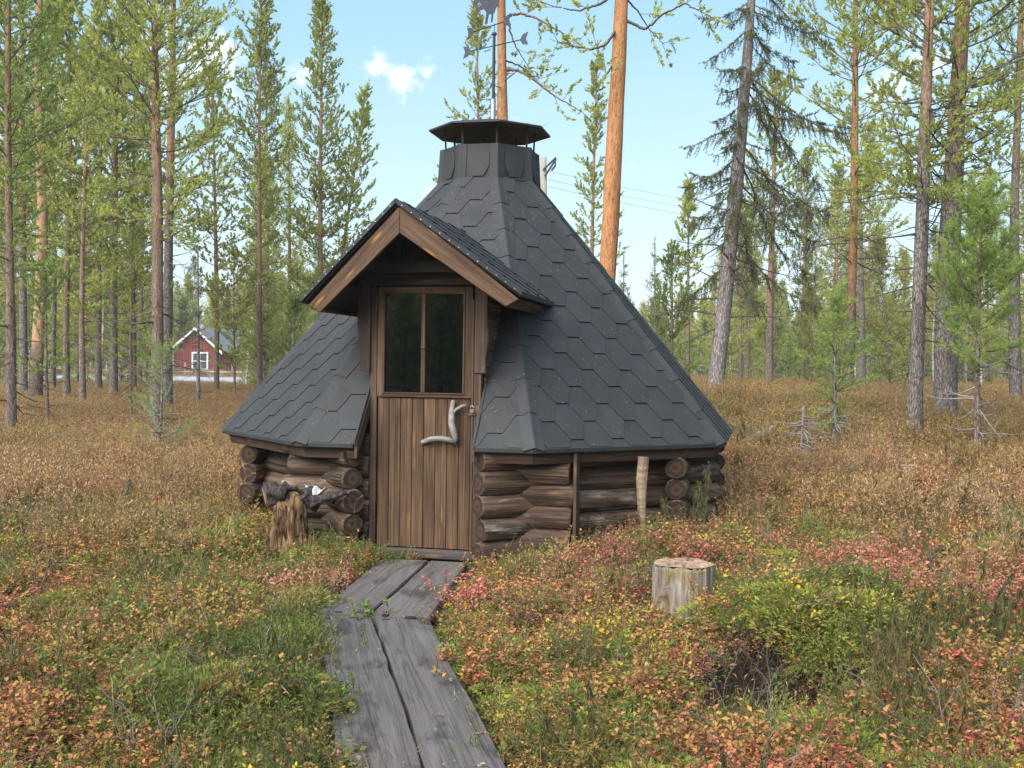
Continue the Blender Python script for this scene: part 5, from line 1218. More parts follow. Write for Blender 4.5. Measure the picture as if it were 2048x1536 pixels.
# ------------------------------------------------------------------ the wood behind: copied trees, each its own thing
protos = {}
def proto(kind, n, f):
    protos[kind] = []
    for i in range(n):
        rg = np.random.default_rng(500+len(protos)*17+i); protos[kind].append(f(rg, i))
def p_pine(rg, i):
    Hh = [8.2, 9.4, 7.2, 8.8][i]; fn = straight(rg.normal(0, .25), 0, Hh, rg, .06)
    return Hh, trunk_mesh(fn, Hh, .06+.008*i, rg, [BARK_BROWN, BARK_MIX, BARK_ORANGE, BARK_BROWN][i], sides=8, dead=14, dead_z=(1, 4), dead_len=.7), \
        crown_mesh(fn, Hh, Hh*[.25, .35, .3, .4][i], 1.25, rg, [P_CONE, P_PINE, P_CONE, P_OPEN][i], whorl=.42, nb=5, tw=6, mats=[TWIG, [L_PINE, L_PINEY, L_PINEY, L_PINED][i], L_RUSTN], nn=9, nl=.10, nw=.032, shoot=.22, fill=.8)
def p_young(rg, i):
    Hh = [3.6, 2.8, 4.4, 2.2][i]; fn = straight(rg.normal(0, .1), 0, Hh, rg, .04)
    return Hh, trunk_mesh(fn, Hh, .045, rg, BARK_BROWN, sides=7, dead=6, dead_z=(.3, 1), dead_len=.4), \
        crown_mesh(fn, Hh, .3, [1.0, .9, 1.05, .8][i], rg, P_PINE, whorl=.34, nb=4, tw=7, el0=.1, mats=[TWIG, [L_PINEY, L_PINEB, L_PINEY, L_PINE][i], L_RUSTN], nn=9, nl=.09, nw=.028, shoot=.18, fill=.85)
def p_spruce(rg, i):
    Hh = [6.5, 4.2, 5.4][i]; fn = straight(0, 0, Hh, rg, .03)
    return Hh, trunk_mesh(fn, Hh, .07, rg, BARK_GREY, sides=7, dead=6, dead_z=(.3, 1.5), dead_len=.5), \
        crown_mesh(fn, Hh, .4, [1.0, .85, .9][i], rg, P_SPR, style='spruce', whorl=.34, nb=5, tw=8, el0=-.2, el1=.5, mats=[TWIG_DARK, [L_SPR, L_SPR, L_PINED][i], L_RUSTN], nn=9, nl=.07, nw=.03, shoot=.15, fill=.9)
def p_birch(rg, i):
    Hh = [5.5, 4.2][i]; fn = straight(rg.normal(0, .3), 0, Hh, rg, .10)
    return Hh, trunk_mesh(fn, Hh, .045, rg, BARK_BIRCH, sides=7, flare=.1, dead=4, dead_z=(1, 3), dead_len=.6), \
        crown_mesh(fn, Hh, 1.0, .9, rg, P_PINE, whorl=.34, nb=3, tw=5, el0=.5, el1=1.1, mats=[TWIG_GREY, L_BIR, L_BIR], nn=6, nl=.05, nw=.04, shoot=.25, fill=.4)
proto('pine', 4, p_pine); proto('young', 4, p_young); proto('spruce', 3, p_spruce); proto('birch', 2, p_birch)
NAMES = {'pine': ('pine_tree', 'pine', 'slender pine in the wood'), 'young': ('young_pine', 'young pine', 'bushy young pine in the wood'), 'spruce': ('spruce_tree', 'spruce', 'narrow dark spruce in the wood'), 'birch': ('birch_tree', 'birch', 'white-stemmed birch with yellow leaves in the wood')}
first = {}
def plant(kind, x, y, scale, rz, side, rr):
    nm, cat, lab = NAMES[kind]; vi = rr.randrange(len(protos[kind])); Hh, tm, cm = protos[kind][vi]
    key = (kind, vi)
    if key not in first:
        e = empty(nm, (x, y, 0)); t = obj('trunk', tm, e); c = obj('crown', cm, e); first[key] = (e, t, c)
    else:
        E0, T0, C0 = first[key]; e = E0.copy(); SC.collection.objects.link(e)
        for q in (T0, C0): w = q.copy(); SC.collection.objects.link(w); w.parent = e
    e.location = (x, y, gz(x, y)); e.rotation_euler = (rr.uniform(-.02, .02), rr.uniform(-.02, .02), rz); e.scale = (scale, scale, scale*rr.uniform(.92, 1.1))
    band = 'nearer' if y < 45 else 'farther'
    tag(e, '%s %s of the hut%s' % (lab, {'L': 'left', 'R': 'right'}[side], '' if band == 'nearer' else ', far back'), cat, '%s %s, %s' % (cat, {'L': 'trees left of the hut', 'R': 'trees right of the hut', 'M': 'trees behind the hut'}[side], band))
rr = random.Random(2024); cnt = 0; placed = []
def ok(x, y, d): 
    return all((x-a)**2+(y-b)**2 > d*d for a, b in placed)
keyxy = [(at(k[3], k[4], k[5]).x, k[5]) for k in KEY]
def scatter(n, ylo, yhi, qlo, qhi, side, kinds, dmin, sc=(.8, 1.15), avoid=None):
    t = 0; c = 0
    while c < n and t < n*60:
        t += 1; u = rr.random(); y = math.sqrt(ylo*ylo+(yhi*yhi-ylo*ylo)*u); q = rr.uniform(qlo, qhi); x = q*y
        if not ok(x, y, dmin) or any((x-a)**2+(y-b)**2 < 1.2 for a, b in keyxy): continue
        if 55.5 < y+0.03*0 < 66 and x < 3: continue
        if avoid and avoid(x, y, q): continue
        placed.append((x, y)); c += 1
        plant(rr.choices(list(kinds), list(kinds.values()))[0], x, y, rr.uniform(*sc), rr.uniform(0, 6.28), side, rr)
house_gap = lambda x, y, q: -.325 < q < -.238
scatter(36, 24, 54, -.49, -.20, 'L', {'pine': 5, 'young': 8, 'spruce': 1, 'birch': 1.6}, 1.4, (.75, 1.2), house_gap)
scatter(60, 66, 105, -.50, -.13, 'L', {'pine': 7, 'young': 3, 'spruce': 1.5, 'birch': 1.2}, 2.0, (.85, 1.3), lambda x, y, q: -.335 < q < -.225 and y < 96)
scatter(8, 24, 50, -.245, -.19, 'L', {'young': 3, 'pine': 1, 'birch': 1}, 1.6, (.8, 1.1))
scatter(68, 26, 56, .17, .49, 'R', {'pine': 4, 'young': 8, 'spruce': 2, 'birch': .8}, 1.5, (.6, 1.0))
scatter(80, 56, 110, .11, .50, 'R', {'pine': 5, 'young': 6, 'spruce': 2, 'birch': 1}, 2.0, (.75, 1.1))
scatter(16, 34, 75, .10, .17, 'R', {'young': 5, 'spruce': 2}, 1.6, (.6, .9))

# every tree of the wood gets its own label: the landmarks it stands between and its rank there
LM = [(-9999, 'left picture edge'), (73, 'orange-tan trunk'), (167, 'slim young pine'), (322, 'paired pines'), (440, 'cottage gable'), (519, 'open-crowned pine'), (800, 'hut'), (1205, 'hut'), (1440, 'drooping spruce'), (1700, 'orange-brown pine'), (1860, 'thick pines'), (2048, 'right picture edge'), (99999, 'right picture edge')]
ORD = ['first', 'second', 'third', 'fourth', 'fifth', 'sixth', 'seventh', 'eighth', 'ninth', 'tenth', 'eleventh', 'twelfth', 'thirteenth', 'fourteenth', 'fifteenth', 'sixteenth', 'seventeenth', 'eighteenth', 'nineteenth', 'twentieth', 'twenty-first', 'twenty-second', 'twenty-third', 'twenty-fourth', 'twenty-fifth']
bk = {}
for o in [o for o in SC.objects if o.get('group') and o.parent is None and 'trees' in o['group'] and 'of the hut' in o['group']]:
    px = 1024+o.location.x/o.location.y*FPX
    i = max(k for k in range(len(LM)) if LM[k][0] <= px)
    bk.setdefault((o['category'], o.location.y >= 45, i), []).append((px, o))
ADJ = {'pine': 'slender pine', 'young pine': 'bushy young pine', 'spruce': 'narrow spruce', 'birch': 'yellow-leaved birch'}
for (cat, far, i), L_ in bk.items():
    L_.sort(key=lambda q: q[0])
    for n, (px, o) in enumerate(L_):
        nm = ORD[min(n, 24)]
        a_, b_ = LM[i][1], LM[min(i+1, len(LM)-1)][1]
        place = 'between %s and %s' % (a_, b_) if a_ != b_ else 'at the '+a_
        o['label'] = ('%s %s %s, %s from left' % (ADJ[cat], 'far back' if far else 'in nearer wood', place, nm))

# far wood, one mass all round (instances of light trees)
def gn_scatter(name, P, rot, scl, tone, meshes, label=None, pick=None):
    """points carry rotation, scale and tone; geometry nodes put one of the plant meshes on each"""
    me = bpy.data.meshes.new(name); me.vertices.add(len(P)); me.vertices.foreach_set('co', np.asarray(P, np.float32).ravel())
    for nm, typ, dat in (('rot', 'FLOAT_VECTOR', rot), ('scl', 'FLOAT', scl), ('tone', 'FLOAT', tone), ('pick', 'INT', pick if pick is not None else np.random.default_rng(5).integers(0, len(meshes), len(P)))):
        a = me.attributes.new(nm, typ, 'POINT'); a.data.foreach_set('vector' if typ == 'FLOAT_VECTOR' else 'value', np.asarray(dat, np.int32 if typ == 'INT' else np.float32).ravel())
    o = obj(name, me)
    col = bpy.data.collections.new(name+'_sources')
    for i, m in enumerate(meshes):
        s = bpy.data.objects.new('%s_source_%02d' % (name, i), m); col.objects.link(s)
    ng = bpy.data.node_groups.new(name, 'GeometryNodeTree')
    ng.interface.new_socket('Geometry', in_out='INPUT', socket_type='NodeSocketGeometry'); ng.interface.new_socket('Geometry', in_out='OUTPUT', socket_type='NodeSocketGeometry')
    t = NT(ng); gi = t('NodeGroupInput'); go = t('NodeGroupOutput')
    ci = t('GeometryNodeCollectionInfo', {'Collection': col, 'Separate Children': True, 'Reset Children': True})
    def attr(nm, typ):
        n = t('GeometryNodeInputNamedAttribute', data_type=typ); n.inputs['Name'].default_value = nm; return n
    mp = t('GeometryNodeMeshToPoints'); t.l.new(gi.outputs[0], mp.inputs[0])
    ip = t('GeometryNodeInstanceOnPoints'); t.l.new(mp.outputs[0], ip.inputs['Points']); t.l.new(ci.outputs[0], ip.inputs['Instance'])
    ip.inputs['Pick Instance'].default_value = True
    t.l.new(attr('pick', 'INT').outputs[0], ip.inputs['Instance Index'])
    e2r = t('FunctionNodeEulerToRotation'); t.l.new(attr('rot', 'FLOAT_VECTOR').outputs[0], e2r.inputs[0]); t.l.new(e2r.outputs[0], ip.inputs['Rotation'])
    t.l.new(attr('scl', 'FLOAT').outputs[0], ip.inputs['Scale'])
    t.l.new(ip.outputs[0], go.inputs[0])
    md = o.modifiers.new('scatter', 'NODES'); md.node_group = ng
    tag(o, label, kind='stuff'); return o
def join_tree(tm, cm, name):
    """trunk and crown as one light mesh for the far wood"""
    bm = bmesh.new(); bm.from_mesh(tm); n0 = len(bm.faces); bm.from_mesh(cm); me = bpy.data.meshes.new(name)
    bm.faces.ensure_lookup_table(); k = len(tm.materials)
    for f in bm.faces[n0:]: f.material_index += k
    bm.to_mesh(me); bm.free()
    for m in list(tm.materials)+list(cm.materials): me.materials.append(m)
    return me
def far_proto(i):
    rg = np.random.default_rng(900+i); Hh = [8, 9, 7, 4.0, 6][i]; fn = straight(0, 0, Hh, rg, .05)
    tm = trunk_mesh(fn, Hh, .10, rg, [BARK_BROWN, BARK_ORANGE, BARK_MIX, BARK_BROWN, BARK_GREY][i], sides=5)
    cm = crown_mesh(fn, Hh, [2.4, 3, 2, .4, .5][i], [1.5, 1.6, 1.4, 1.4, 1.2][i], rg, [P_PINE, P_CONE, P_PINE, P_PINE, P_SPR][i], whorl=.5, nb=5, tw=5, mats=[TWIG, [L_PINEY, L_PINE, L_PINEY, L_PINEB, L_SPR][i], L_RUSTN], nn=7, nl=.17, nw=.075, shoot=.3, fill=.9)
    return join_tree(tm, cm, 'far_tree_mesh')
fp = [far_proto(i) for i in range(5)]
rg = np.random.default_rng(31); N = 4200; P = []
while len(P) < N:
    a = rg.random()*6.283; r = rg.uniform(92, 150); x, y = r*math.sin(a), r*math.cos(a)
    if abs(a-math.atan(-.29)) % 6.283 < .02 and r < 100: continue
    P.append((x, y, gz(x, y)-.1))
P = np.array(P); back = (P[:, 1] < 20)
fs = np.where(back, rg.uniform(1.1, 1.6, N), rg.uniform(.70, 1.05, N))
ql = P[:, 0]/np.maximum(P[:, 1], 1); fs = np.where((ql < -.13) & ~back, fs*1.1, fs); fs = np.where((ql > .06) & (ql < .17) & ~back, fs*.8, fs)
gn_scatter('far_wood', P, np.stack([np.zeros(N), np.zeros(N), rg.random(N)*6.28], 1), fs, rg.random(N), fp, 'distant pale green pine wood closing the view all round')
# nearer screen of trees behind the viewer, what the door panes mirror
N = 260; P = []
for _ in range(N):
    a = rg.uniform(2.0, 4.3); r = rg.uniform(26, 60); x, y = r*math.sin(a), r*math.cos(a); P.append((x, y, gz(x, y)-.1))
gn_scatter('wood_behind_viewer', np.array(P), np.stack([np.zeros(N), np.zeros(N), rg.random(N)*6.28], 1), rg.uniform(.8, 1.15, N), rg.random(N), fp, 'pine wood on the viewer side of the clearing, mirrored in the door panes')

# ------------------------------------------------------------------ red cottage across the road, fence, pole, wires
def cottage():
    d = 86.; base = at(391, 753, d); s = d/FPX; e = empty('red_cottage', base, label='red boarded cottage with white corner boards and grey roof across the road', cat='cottage')
    w = 92*s; hw = 52*s; hp = 92*s; Ln = 7.5; dx = .62; x0, x1 = -w/2, w/2
    dirv = Vector((.62, .78, 0))   # the house runs back and to the right
    off = dirv*Ln
    # gable wall of upright boards
    nbd = 14
    for i in range(nbd):
        a, b = x0+w*i/nbd, x0+w*(i+1)/nbd; top = lambda x: hw+(hp-hw)*(1-abs(x)/(w/2))
        slab('wall_board', e, [Vector((a+.01, 0, -.3)), Vector((a+.01, 0, top(a))), Vector(((a+b)/2, 0, top((a+b)/2)))] + [Vector((b-.01, 0, top(b))), Vector((b-.01, 0, -.3))], (0, .06, 0), M_RED, 0, xdir=(0, 0, 1))
    p = [Vector((x1, .02, -.3)), Vector((x1, .02, hw)), Vector((x1, .02, hw))+off, Vector((x1, .02, -.3))+off]; slab('side_wall', e, p, (-.1, 0, 0), M_RED, 0)
    p = [Vector((x0, .02, -.3)), Vector((x0, .02, hw)), Vector((x0, .02, hw))+off, Vector((x0, .02, -.3))+off]; slab('side_wall', e, p, (.1, 0, 0), M_RED, 0)
    for sx in (-1, 1):
        slab('roof', e, [Vector((sx*(w/2+.35), -.35, hw-.22)), Vector((0, -.35, hp+.12)), Vector((0, -.35, hp+.12))+off*1.05, Vector((sx*(w/2+.35), -.35, hw-.22))+off*1.05], (0, 0, .10), M_GROOF, 0)
        slab('verge_board', e, [Vector((sx*(w/2+.36), -.42, hw-.30)), Vector((0, -.42, hp+.04)), Vector((0, -.42, hp+.24)), Vector((sx*(w/2+.36), -.42, hw-.10))], (0, .05, 0), M_WPAINT, 0)
        slab('corner_board', e, [Vector((sx*(w/2-.07), -.04, -.3)), Vector((sx*(w/2-.07), -.04, hw)), Vector((sx*(w/2+.06), -.04, hw)), Vector((sx*(w/2+.06), -.04, -.3))], (0, .05, 0), M_WPAINT, 0, xdir=(0, 0, 1))
    wn_ = link(bpy.data.objects.new('window', None), e); wn_.location = ((400-391)*s, -.05, (753-722)*s)
    ww, wh = 27*s/2, 30*s/2
    slab('pane', wn_, [(-ww, 0, -wh), (ww, 0, -wh), (ww, 0, wh), (-ww, 0, wh)], (0, .02, 0), flat('cottage_pane', (.06, .07, .08), .15, .6), 0)
    for a, b, c, dd in ((-ww-.12, -ww, -wh-.12, wh+.12), (ww, ww+.12, -wh-.12, wh+.12), (-ww, ww, wh, wh+.12), (-ww, ww, -wh-.12, -wh), (-.04, .04, -wh, wh), (-ww, -.04, -.03, .03), (.04, ww, -.03, .03)):
        slab('frame', wn_, [(a, -.03, c), (b, -.03, c), (b, -.03, dd), (a, -.03, dd)], (0, .03, 0), M_WPAINT, 0)
cottage()
def shed():
    d = 90.; base = at(270, 752, d); s = d/FPX
    e = empty('white_veranda', base, label='white railed veranda with pale roof just left of the red cottage', cat='veranda')
    for x in (-22, -8, 6, 20): board('post', e, (x*s, 0, -.2), (x*s, 0, 44*s*(1-.25*abs(x)/22)), .12, .12, (1, 0, 0), M_WPAINT, 0)
    for i in range(10): board('railing_slat', e, ((-21+i*4.5)*s, -.05, .0), ((-21+i*4.5)*s, -.05, 15*s), .09, .04, (1, 0, 0), M_WPAINT, 0)
    board('rail', e, (-22*s, -.1, 16*s), (21*s, -.1, 16*s), .08, .06, (0, 0, 1), M_WPAINT, 0)
    for sx in (-1, 1): slab('roof', e, [Vector((sx*27*s, -.3, 32*s)), Vector((0, -.3, 50*s)), Vector((0, 3, 50*s)), Vector((sx*27*s, 3, 32*s))], (0, 0, .1), M_GROOF, 0)
    slab('back_wall', e, [Vector((-24*s, 2.6, -.3)), Vector((24*s, 2.6, -.3)), Vector((24*s, 2.6, 31*s)), Vector((-24*s, 2.6, 31*s))], (0, .1, 0), M_RED, 0)
    base = at(118, 752, 92.)
    e = empty('long_red_house', base, label='long low red house with white trim, mostly hidden by the trees far left', cat='house')
    slab('wall', e, [Vector((-50*s, 0, -.3)), Vector((52*s, 0, -.3)), Vector((52*s, 0, 42*s)), Vector((-50*s, 0, 42*s))], (0, 4, 0), M_RED, 0)
    slab('roof', e, [Vector((-55*s, -.4, 40*s)), Vector((57*s, -.4, 40*s)), Vector((57*s, 2, 66*s)), Vector((-55*s, 2, 66*s))], (0, .1, .1), M_GROOF, 0)
    for x in (-34, -12, 12, 34):
        w = slab('window', e, [Vector(((x-5)*s, -.06, 12*s)), Vector(((x+5)*s, -.06, 12*s)), Vector(((x+5)*s, -.06, 30*s)), Vector(((x-5)*s, -.06, 30*s))], (0, .05, 0), M_WPAINT, 0)
        slab('pane', w, [(.15, .15, .06), (10*s-.15, .15, .06), (10*s-.15, 18*s-.15, .06), (.15, 18*s-.15, .06)], (0, 0, .02), flat('far_pane', (.05, .06, .07), .2, .6), 0)
shed()
e = empty('roadside_fence', at(150, 757, 70), label='low weathered rail fence beyond the road at left', cat='fence')
for i in range(24):
    x = -5+i*1.0; gzz = gz(e.location.x+x, 70)-e.location.z; board('post', e, (x, 0, gzz-.2), (x, 0, gzz+.75), .09, .09, (1, 0, 0), M_GREY, 0)
for h in (.35, .65): board('rail', e, (-5.2, -.06, h-.1), (18.2, -.06, h-.1), .10, .04, (0, 0, 1), M_GREY, 0)
# power pole behind the hut with bracket and three sagging wires
pd = 34.; s = pd/FPX
b = at(1091, 790, pd); b.z = gz(b.x, b.y); tp = at(1087, 315, pd)
e = empty('power_pole', b, label='weathered power pole with a steel bracket just right of the smoke vent', cat='power pole')
v_, f_ = tube([Vector((0, 0, -.3)), (tp-b)*.5, tp-b], [.13, .115, .10], 10); obj('pole', mesh('pole', v_, f_, M_POLE, smooth=True), e)
def pp(x, y, dd=0): return at(x, y, pd+dd)-b
for q in ([(1086, 340), (1112, 315), (1110, 332), (1103, 341)], [(1090, 352), (1112, 318)]):
    v_, f_ = tube([pp(x, y, -.15) for x, y in q], [.035]*len(q), 6); obj('bracket', mesh('bracket', v_, f_, M_METAL), e)
for i, (y0, y1) in enumerate([(345, 415), (362, 432), (376, 448)]):
    w = empty('power_line', at(1100, y0, pd), label=['uppermost of the thin power lines sagging right from the pole', 'middle one of the thin power lines sagging right from the pole', 'lowest of the thin power lines sagging right from the pole'][i], cat='power line')
    A, B = at(1096, y0-3, pd), at(1760, y1+20, pd+26); pts = [A.lerp(B, t)-Vector((0, 0, 1.6*t*(1-t)))-Vector(w.location) for t in np.linspace(0, 1, 14)]
    v_, f_ = tube(pts, [.008]*14, 5); obj('wire', mesh('wire', v_, f_, flat('wire_%s' % 'abc'[i], (.62, .52, .52), .6)), w)

# ------------------------------------------------------------------ ground cover
def leaves(P, D, U, L, W, fold=.15):
    """diamond leaves: base P, direction D, up U"""
    D = nrm(D); S = nrm(np.cross(D, U)); N_ = np.cross(S, D)
    L = L[:, None]; W = W[:, None]
    m = P+D*L*.48
    V = np.stack([P, m+S*W/2+N_*W*fold, P+D*L, m-S*W/2+N_*W*fold], 1).reshape(-1, 3); k = np.arange(len(P))*4
    return V, np.concatenate([np.stack([k, k+1, k+2], 1), np.stack([k, k+2, k+3], 1)])
def blades(P, D, L, W, bend, rg, segs=3):
    """grass-like curved ribbons"""
    N = len(P); D = nrm(D); S = nrm(np.cross(D, rg.normal(0, 1, (N, 3)))); out = []; d = D.copy(); p = P.copy()
    hor = rg.normal(0, 1, (N, 3)); hor[:, 2] = -.6
    rows = []
    for i in range(segs+1):
        w = W*(1-(i/segs)**1.5*.95)
        rows.append((p+S*w[:, None]/2, p-S*w[:, None]/2)); d = nrm(d+hor*bend/segs); p = p+d*(L/segs)[:, None]
    V = np.stack([r for pr in rows for r in pr], 1).reshape(-1, 3); n = 2*(segs+1); k = np.arange(N)*n; T = []
    for i in range(segs): a = k+2*i; T += [np.stack([a, a+1, a+3], 1), np.stack([a, a+3, a+2], 1)]
    return V, np.concatenate(T)
def rdir(rg, n, up=(.2, 1.0), spread=1.0):
    a = rg.random(n)*6.283; return nrm(np.stack([np.cos(a)*spread*rg.random(n), np.sin(a)*spread*rg.random(n), rg.uniform(up[0], up[1], n)], 1))
def bush(seed, h=.16, r=.10, stems=9, lv=7, L=.016, W=.010, mat=None, stemmat=None, up=(.6, 1.3), lup=.35):
    """low berry shrub: wiry stems with small oval leaves"""
    rg = np.random.default_rng(seed); A = Arr(); a_, b_, ra, rb = [], [], [], []; P = []; D = []
    for s in range(stems):
        p = np.array([rg.normal(0, r*.4), rg.normal(0, r*.4), -.01]); d = rdir(rg, 1, up, .9)[0]; hh = h*rg.uniform(.6, 1.15); n = 4
        for q in range(n):
            d = nrm(d+rg.normal(0, .22, 3)); e = p+d*hh/n; a_.append(p); b_.append(e); ra.append(.0018); rb.append(.0014)
            if q >= 1:
                for l in range(lv):
                    bp = p+(e-p)*rg.random(); az = rg.random()*6.28; P.append(bp+rg.normal(0, .006, 3)); D.append([math.cos(az), math.sin(az), rg.uniform(-.2, .9)*1.0])
                if rg.random() < .7:
                    sd = nrm(d+rg.normal(0, .6, 3)); e2 = e+sd*h*.3; a_.append(e); b_.append(e2); ra.append(.0012); rb.append(.0008)
                    for l in range(lv//2+1):
                        az = rg.random()*6.28; P.append(e+(e2-e)*rg.random()); D.append([math.cos(az), math.sin(az), rg.uniform(-.1, .9)])
            p = e
    A.add(cones(np.array(a_), np.array(b_), np.array(ra), np.array(rb)), 0)
    n = len(P); A.add(leaves(np.array(P), np.array(D), rg.normal(0, .35, (n, 3))+[0, 0, 1], L*rg.uniform(.6, 1.3, n), W*rg.uniform(.7, 1.2, n)), 1)
    return A.mesh('shrub', [stemmat or G_STEM, mat])
def needle_tuft(seed, h=.11, r=.11, n=60, nn=16, mat=None, nl=.010, nw=.0022):
    """crowberry / heather: many short leafy shoots"""
    rg = np.random.default_rng(seed); P = np.stack([rg.normal(0, r*.5, n), rg.normal(0, r*.5, n), np.full(n, -.005)], 1); D = rdir(rg, n, (.5, 1.2), 1.0)
    L = h*rg.uniform(.5, 1.15, n)*(1-np.hypot(P[:, 0], P[:, 1])/r*.35).clip(.3, 1)
    A = Arr(); A.add(cones(P, P+D*L[:, None], np.full(n, .0012), np.full(n, .0005)), 0)
    A.add(needles(P+D*L[:, None]*.3, D, L*.75, nn, nl, nw, rg, spread=1.1, fwd=.6), 1); return A.mesh('tuft', [G_STEM, mat])
def grass_tuft(seed, n=26, h=.22, w=.003, mat=None, bend=.8, r=.04):
    rg = np.random.default_rng(seed); P = np.stack([rg.normal(0, r, n), rg.normal(0, r, n), np.full(n, -.01)], 1)
    A = Arr(); A.add(blades(P, rdir(rg, n, (.8, 1.6), .8), h*rg.uniform(.5, 1.1, n), np.full(n, w), bend, rg), 0); return A.mesh('grass', [mat])
def tea(seed, h=.34, mat=None, stems=4):
    """labrador tea: upright stems, narrow leaves folding down like a closed umbrella"""
    rg = np.random.default_rng(seed); a_, b_, ra, rb = [], [], [], []; P = []; D = []; LL = []
    for s in range(stems):
        p = np.array([rg.normal(0, .05), rg.normal(0, .05), -.01]); d = rdir(rg, 1, (1.2, 2.2), .8)[0]; hh = h*rg.uniform(.55, 1.15); n = 4
        for q in range(n):
            d = nrm(d+rg.normal(0, .12, 3)); e = p+d*hh/n; a_.append(p); b_.append(e); ra.append(.0026-.0004*q); rb.append(.0022-.0004*q)
            if q >= 1:
                m = [0, 6, 14, 24][q]
                for l in range(m):
                    az = rg.random()*6.28; bp = e-(e-p)*rg.random()*.8; P.append(bp); D.append([math.cos(az)*.45, math.sin(az)*.45, -1.0 if rg.random() < .8 else .5]); LL.append(rg.uniform(.028, .05))
            p = e
        for l in range(5):
            az = rg.random()*6.28; P.append(p); D.append([math.cos(az)*.8, math.sin(az)*.8, .7]); LL.append(.018)
    A = Arr(); A.add(cones(np.array(a_), np.array(b_), np.array(ra), np.array(rb)), 0)
    n = len(P); A.add(leaves(np.array(P), np.array(D), rg.normal(0, 1, (n, 3)), np.array(LL), np.full(n, .0055), .1), 1); return A.mesh('tea', [G_STEM, mat])
def heath(seed, h=.30, mat=None, n=34):
    rg = np.random.default_rng(seed); P = np.stack([rg.normal(0, .07, n), rg.normal(0, .07, n), np.full(n, -.02)], 1); D = rdir(rg, n, (.7, 1.8), 1.0); L = h*rg.uniform(.45, 1.1, n)
    A = Arr(); E = P+D*L[:, None]; A.add(cones(P, E, np.full(n, .0022), np.full(n, .0008)), 0)
    B = P+D*(L*rg.uniform(.4, .8, n))[:, None]; D2 = nrm(D+rg.normal(0, .45, (n, 3))); L2 = L*.45; E2 = B+D2*L2[:, None]; A.add(cones(B, E2, np.full(n, .0013), np.full(n, .0006)), 0)
    A.add(needles(np.concatenate([P+D*L[:, None]*.45, B]), np.concatenate([D, D2]), np.concatenate([L*.55, L2]), 9, .022, .006, rg, spread=1.0, fwd=.6), 1); return A.mesh('heath', [G_TWIG if seed % 3 == 0 else G_STEM, mat])
def twigs(seed, h=.3, mat=None):
    rg = np.random.default_rng(seed); a_, b_, ra, rb = [], [], [], []
    def grow(p, d, L, r, dep):
        n = 5
        for q in range(n):
            d = nrm(d+rg.normal(0, .22, 3)); e = p+d*L/n; a_.append(p); b_.append(e); ra.append(r*(1-q/n*.6)); rb.append(r*(1-(q+1)/n*.6))
            if dep < 2 and q > 0 and rg.random() < .7: grow(e, nrm(d+rg.normal(0, .6, 3)), L*.45, r*.5, dep+1)
            p = e
    for _ in range(3): grow(np.array([0, 0, -.01]), rdir(rg, 1, (.5, 1.5), 1)[0], h*rg.uniform(.6, 1.2), .0023, 0)
    A = Arr(); A.add(cones(np.array(a_), np.array(b_), np.array(ra), np.array(rb)), 0); return A.mesh('twigs', [mat or G_TWIG])
def litter(seed, n=26, r=.14, L=.022, mat=None, z=.008):
    rg = np.random.default_rng(seed); P = np.stack([rg.uniform(-r, r, n), rg.uniform(-r, r, n), rg.uniform(.001, z, n)], 1); D = rg.normal(0, 1, (n, 3)); D[:, 2] *= .25
    A = Arr(); A.add(leaves(P, D, rg.normal(0, .25, (n, 3))+[0, 0, 1], L*rg.uniform(.5, 1.3, n), L*.6*rg.uniform(.5, 1.2, n), .25), 0); return A.mesh('litter', [mat])
def moss(seed, n=260, r=.11, h=.045, mat=None):
    rg = np.random.default_rng(seed); a = rg.random(n)*6.28; q = np.sqrt(rg.random(n))*r; P = np.stack([np.cos(a)*q, np.sin(a)*q, h*(1-(q/r)**2)-.01], 1); D = nrm(P*[3, 3, 1]+[0, 0, .05]+rg.normal(0, .02, (n, 3)))
    A = Arr(); A.add(needles(P, D, np.full(n, .012), 3, .014, .004, rg, spread=.7, fwd=.8), 0); return A.mesh('moss', [mat])

from mathutils.geometry import intersect_point_tri_2d
PATHQ = [[ppt(x, y) for x, y in q] for q in ([(630, 1230), (676, 1536), (700, 1900), (1180, 1900), (1014, 1536), (962, 1436), (897, 1323), (858, 1234)], [(764, 1118), (630, 1228), (861, 1234), (936, 1118)])]
def in_poly(x, y, poly):
    c = np.zeros(len(x), bool); n = len(poly)
    for i in range(n):
        a, b = poly[i], poly[i-1]
        cond = ((a.y > y) != (b.y > y)) & (x < (b.x-a.x)*(y-a.y)/(b.y-a.y+1e-12)+a.x); c ^= cond
    return c
def valid(x, y, m=0.0):
    bad = np.zeros(len(x), bool)
    for po in PATHQ:
        for dx in (-m, 0, m): bad |= in_poly(x+dx, y, po)
    # hut footprint
    c, s = math.cos(PHI), math.sin(PHI); X = x-CX; Y = y-CY; u = X*c-Y*s; v = -(X*s+Y*c)
    r = np.maximum.reduce([np.abs(u), np.abs(v), np.abs(u+v)*.7071, np.abs(u-v)*.7071])
    bad |= r < RW*CE+.05+m
    bad |= (np.abs(u) < 1.03) & (v > 0) & (v < 1.72+m)
    bad |= (np.abs(u) < .42) & (v > 0) & (v < 1.9)
    bad |= np.hypot(x-SB2.x-.02, y-SB2.y-.16) < .19; bad |= (np.abs(x-SB2.x+.03) < .16) & (y < SB2.y+.1) & (y > SB2.y-.42); bad |= np.hypot(x-sb.x, y-sb.y) < .14; bad |= (np.abs(x-sb.x+.02) < .16) & (y < sb.y) & (y > sb.y-.42)
    return ~bad
